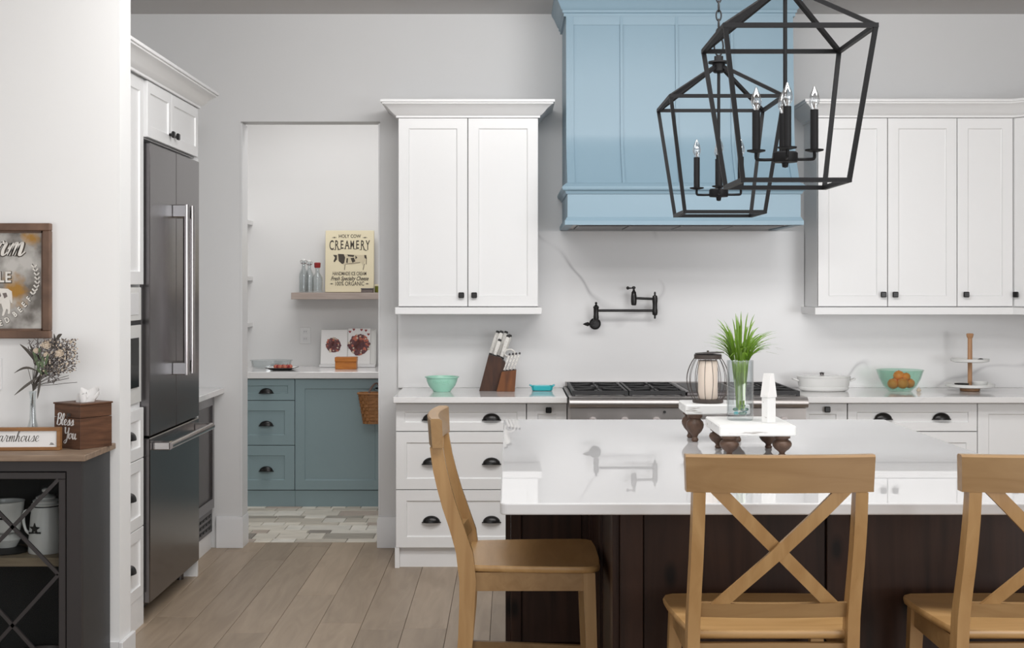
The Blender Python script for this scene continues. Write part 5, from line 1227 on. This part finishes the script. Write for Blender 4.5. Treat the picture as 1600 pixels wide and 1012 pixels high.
q.build('small_mark', ink_m, t, local=True, smooth=0)
# tissue box
bs, bh = .147, .162
N0 = Vector((-1.583, 4.950, DZ+.0005))
t = thing('tissue_box_cover', 'dark wooden tissue box cover with Bless You in white script', 'tissue box', N0, math.radians(56.9))
MB().box(0, bs, 0, bs, 0, bh*.70, .001).build('lower_box', box_wood_m, t, local=True, smooth=0)
MB().box(.0005, bs-.0005, .0005, bs-.0005, bh*.71, bh, .001).build('upper_band', box_wood_m, t, local=True, smooth=0)
for (a, b, c, e) in ((-.003, bs+.003, -.003, .045), (-.003, bs+.003, bs-.045, bs+.003), (-.003, .045, .045, bs-.045), (bs-.045, bs+.003, .045, bs-.045)):
    MB().box(a, b, c, e, bh, bh+.006, .001).build('lid_board', box_wood_m, t, local=True, smooth=0)
# left face is local x=0 plane (facing -x local)
MB().tube([(-.003, bs*.42, bh*.80), (-.010, bs*.40, bh*.76), (-.010, bs*.44, bh*.70), (-.003, bs*.45, bh*.66)], .0022, 6).box(-.003, .0, bs*.36, bs*.50, bh*.74, bh*.80).build('latch', wire_m, t, local=True)
for (tx_, u0, z_) in (('Bless', .134, .086), ('You', .094, .036)):
    M1 = Matrix(((0, -1, 0, -.0004), (-1.3, 0, 0, u0), (0, 0, 1, z_), (0, 0, 0, 1)))
    q, ln = script_mb(tx_, .0215, M1, .24, slant=.15); q.build('script_lettering', paper_m, t, local=True, smooth=0)
t = thing('tissue', 'white crumpled tissue sticking out of the tissue box', 'tissue', N0+Vector((-.02, .1, bh)))
cx_, cy_ = N0.x-.021, N0.y+.1015
vs = []; fs = []; n = 24; g = random.Random(4)
for l in range(5):
    for i in range(n):
        a = 2*PI*i/n; fold = 1+.5*math.sin(3*a+l*.3); r = (.016+.006*l)*fold*(1 if l < 4 else .9)
        vs.append((cx_+(r-.006*l)*math.cos(a)*1.5+.004*l, cy_+(r-.006*l)*math.sin(a)*.6, DZ+bh-.004+l*.010+(.018*math.sin(2*a+.5)+.008*math.sin(5*a)+.004 if l == 4 else .004*math.sin(3*a)*l)))
fs = [[l*n+i, l*n+(i+1) % n, (l+1)*n+(i+1) % n, (l+1)*n+i] for l in range(4) for i in range(n)]
MB().add(vs, fs).build('sheet', paper_m, t, smooth=70, recalc=False)
# bud vase with dried bouquet
X, d = -1.795, 5.055
t = thing('bud_vase', 'slender clear glass bud vase behind the Farmhouse sign', 'vase', (X, d, DZ))
vh = wz(611, d)-DZ
MB().lathe([(0, 0), (.026, 0), (.029, .004), (.028, .03), (.022, .06), (.0125, vh*.5), (.010, vh*.85), (.0145, vh), (.0125, vh), (.008, vh*.85), (.010, vh*.5), (.018, .06), (.024, .03), (0, .012)], (X, d, DZ+.0005), 24).build('glass', glass_m, t, smooth=60)
t = thing('dried_bouquet', 'dried bouquet of cream flowers and grey-brown leaves in the bud vase', 'flowers', (X, d, DZ+.03))
def fp(px, py, dy=0): return Vector((wx(px, d), d+dy, wz(py, d)))
base = Vector((X, d, DZ+.04)); neck = Vector((X, d, DZ+vh)); g = random.Random(11); st_ = MB()
heads = []
for k in range(46):
    px = g.uniform(48, 116); py = 530+abs(px-82)*.6+g.uniform(0, 48); heads.append(fp(px, py, g.uniform(-.04, .05)))
for h_ in heads: st_.tube(catmull([base, neck, neck.lerp(h_, .5)+Vector((0, 0, .008)), h_], 3), .0011, 5)
st_.build('stems', dryleaf_m, t, kind='stuff')
def leaf(p0, p1, wd, bend, mat, nm='leaf'):
    p0, p1 = Vector(p0), Vector(p1); n = 8; vs = []
    sd = (p1-p0).cross(Vector((0, 1, .2))).normalized()
    for i in range(n+1):
        q = i/n; c_ = p0.lerp(p1, q)+Vector((0, 0, 1))*bend*math.sin(PI*q); w_ = wd*math.sin(PI*(q*.92+.06))**.8+.0003
        vs += [c_-sd*w_/2, c_+Vector((0, -.0015*math.sin(PI*q), 0)), c_+sd*w_/2]
    fs = [[3*i+j, 3*i+j+1, 3*i+4+j, 3*i+3+j] for i in range(n) for j in (0, 1)]
    return MB().add(vs, fs).build(nm, mat, t, smooth=60, recalc=False)
for (a, b, wd, bd) in (((64, 580), (26, 582), .009, .018), ((66, 586), (28, 616), .010, .004), ((67, 586), (61, 622), .009, 0), ((62, 574), (36, 537), .013, .01), ((58, 560), (44, 537), .010, .004), ((55, 556), (46, 545), .010, 0),
                       ((88, 545), (85, 521), .010, 0), ((90, 535), (102, 521), .012, .008), ((84, 548), (90, 522), .008, 0), ((66, 566), (50, 552), .012, .004), ((60, 570), (52, 560), .01, .0)):
    leaf(fp(*a, g.uniform(-.03, .02)), fp(*b, g.uniform(-.04, .02)), wd, bd, dryleaf_m)
for (a, b) in (((66, 575), (58, 555)), ((70, 577), (72, 556)), ((74, 580), (66, 562)), ((64, 565), (56, 548)), ((70, 584), (62, 574)), ((75, 570), (80, 552)), ((68, 560), (66, 542)), ((78, 585), (70, 572))):
    leaf(fp(*a, -.03), fp(*b, -.035), .011, .002, sage_m)
fl_ = MB(); f2 = MB()
for k in range(900):
    px = g.uniform(68, 117); py = g.uniform(530, 592); 
    if py > 588-(abs(px-80))*.25: continue
    p = fp(px+g.uniform(-2, 2), py, g.uniform(-.04, .045)); r = g.uniform(.0017, .0040)
    (fl_ if k % 3 else f2).ball(p, r, 6)
for k in range(420):
    px = g.uniform(48, 104); py = g.uniform(532, 600)
    if abs(px-82) > (605-py)*.55+4: continue
    p = fp(px, py, g.uniform(-.035, .03)); q = p+Vector((g.uniform(-.012, .012), g.uniform(-.01, .01), g.uniform(.004, .016)))
    fl_.bar(p, q, .0036, .0014)
fl_.build('grey_filler', dryleaf2_m, t, kind='stuff', smooth=0); f2.build('pale_filler', petal_m, t, kind='stuff', smooth=0)
for (px, py, r, dy) in ((76, 538, .020, -.025), (97, 551, .018, -.03), (61, 547, .013, -.03), (77, 553, .012, -.03), (84, 537, .012, .0)):
    c_ = fp(px, py, dy); mb = MB()
    for k in range(14):
        a = k*2.4; rr_ = r*(.35+.65*k/14); el = .9-.9*k/14
        u_ = Vector((math.cos(a), -.35+.5*math.sin(a)*0, math.sin(a)*.9)); pc = c_+Vector((math.cos(a)*rr_*.6, -r*.5*el, math.sin(a)*rr_*.55))
        sd = Vector((-math.sin(a), 0, math.cos(a)))*rr_*.5; outv = Vector((math.cos(a), -.4, math.sin(a)))*rr_*.5
        mb.add([pc-sd*.6, pc+sd*.6, pc+sd+outv*.6, pc+outv, pc-sd+outv*.6], [[0, 1, 2, 3, 4]])
    mb.ball(c_, r*.5, 8); mb.build('flower_head', petal_m, t, smooth=50, recalc=False)
# rustic wall sign
WS = 5.1695
xr, zt_, zb_ = wx(82, WS), wz(349, WS), wz(528, WS); Hs = zt_-zb_; xl = xr-Hs*1.02
t = thing('rustic_wall_sign', 'square rusty metal sign with raised white cow and lettering in a wood frame', 'sign', ((xl+xr)/2, WS, zb_))
fw = .029
for (a, b, c, e) in ((xl, xr, zt_-fw, zt_), (xl, xr, zb_, zb_+fw), (xl, xl+fw, zb_+fw, zt_-fw), (xr-fw, xr, zb_+fw, zt_-fw)): MB().box(a, b, WS-.032, WS, c, e, .003).build('frame', frame_wood_m, t)
for (a, b, c, e) in ((xl+fw, xr-fw, zt_-fw-.008, zt_-fw), (xl+fw, xr-fw, zb_+fw, zb_+fw+.008), (xr-fw-.008, xr-fw, zb_+fw, zt_-fw), (xl+fw, xl+fw+.008, zb_+fw, zt_-fw)): MB().box(a, b, WS-.018, WS, c, e).build('inner_frame', frame_wood_m, t)
MB().box(xl+fw, xr-fw, WS-.010, WS-.001, zb_+fw, zt_-fw).build('metal_sheet', galv_m, t)
wcx = (xl+xr)/2; yS = WS-.0100
def outlined(q, nm='raised_lettering'): return q.build(nm, letter_m, t, smooth=0)
def at(px, py): return fr((wx(px, WS), yS, wz(py, WS)), *FRONT)
q, ln = script_mb('Farm', .0405, at(0, 0), .22, depth=.004, slant=.35)
SX = Matrix.Diagonal((1.22, 1, 1, 1))
q2, _ = script_mb('Farm', .049, fr((wx(38, WS)-ln*1.47, yS, wz(399, WS)), *FRONT) @ SX, .20, depth=.004, slant=.28); outlined(q2)
q2, _ = script_mb('Farm', .049, fr((wx(38, WS)-ln*1.47, yS, wz(399, WS)-.002), *FRONT) @ SX, .36, depth=.0012, slant=.28); q2.build('letter_shadow_line', ink_m, t, smooth=0)
q = text_mb('CATTLE', .057, at(19, 433.5), .0014, .82, align='RIGHT', depth=.003, spacing=1.12); outlined(q)
q = text_mb('CATTLE', .057, at(19.5, 434), .0038, .82, align='RIGHT', depth=.001, spacing=1.12); q.build('letter_shadow_line', ink_m, t, smooth=0)
# arc text: letters placed on a circle around the sign centre
ac = (wx(-6, WS), wz(440, WS)); Ra = .158; msg = 'GRASS FED BEEF'
ang = -PI/2
offs = [(-1.17+.118*i) for i in range(len(msg))]
pos = {13: (47, 467), 12: (39.5, 476), 11: (33, 484), 10: (25, 491), 8: (13, 500), 7: (3, 505)}
for i, ch in enumerate(msg):
    if ch == ' ': continue
    if i in pos:
        x_, z_ = wx(pos[i][0], WS), wz(pos[i][1], WS); rot = {13: .86, 12: .80, 11: .72, 10: .62, 8: .42, 7: .3}[i]
    else: x_, z_ = wx(3-11*(7-i), WS), wz(505+5*(1-abs((7-i)-2.0)/2.0)*1.2, WS); rot = .3-.12*(7-i)
    M = Matrix.Translation((x_, yS, z_)) @ Matrix.Rotation(-rot, 4, 'Y') @ fr((0, 0, 0), *FRONT)
    outlined(text_mb(ch, .030, M, .0010, .8, depth=.0025)); text_mb(ch, .030, M, .0026, .8, depth=.001).build('letter_shadow_line', ink_m, t, smooth=0)
def spx(p): return (wx(p[0], WS)-wcx, wz(p[1], WS)-zb_)
cow = [(21, 463), (20, 455), (14, 451), (-4, 450), (-22, 452), (-34, 450), (-44, 456), (-47, 464), (-40, 468), (-34, 464), (-28, 472), (-26, 492), (-22, 492), (-22, 476), (-8, 476), (4, 474), (7, 484), (5, 493), (8, 493), (12, 482), (15, 484), (14, 490), (17, 490), (18, 474), (17, 466), (19, 473), (21, 473)]
Mw = fr((wcx, yS, zb_), *FRONT)
MB().add(*flatpoly([spx(p) for p in cow], Mw, 0, .004)).build('cow_relief', letter_m, t, smooth=0)
mb = MB()
for pl in ([(6, 458), (12, 457), (14, 463), (9, 466)], [(-6, 457), (2, 456), (4, 462), (0, 467), (-6, 464)], [(-20, 455), (-14, 455), (-13, 463), (-20, 464)]): mb.add(*flatpoly([spx(p) for p in pl], Mw, .004, .0046))
mb.build('cow_patches', tin_m, t, smooth=0)
lp = [(51, 463), (56, 455), (60, 443), (59, 430), (55, 418), (52, 412)]
st_ = catmull([Vector((wx(a, WS), yS-.001, wz(b, WS))) for a, b in lp], 4)
MB().tube(st_, .0014, 6).build('laurel_stem', ink_m, t)
for k in range(8):
    p = st_[min(len(st_)-1, 2+k*2)]
    for s in (-1, 1):
        q = p+Vector((s*.010, 0, .010)); MB().bar(p, q, .0055, .003, up=(0, 1, 0)).build('laurel_leaf', letter_m, t, smooth=0)
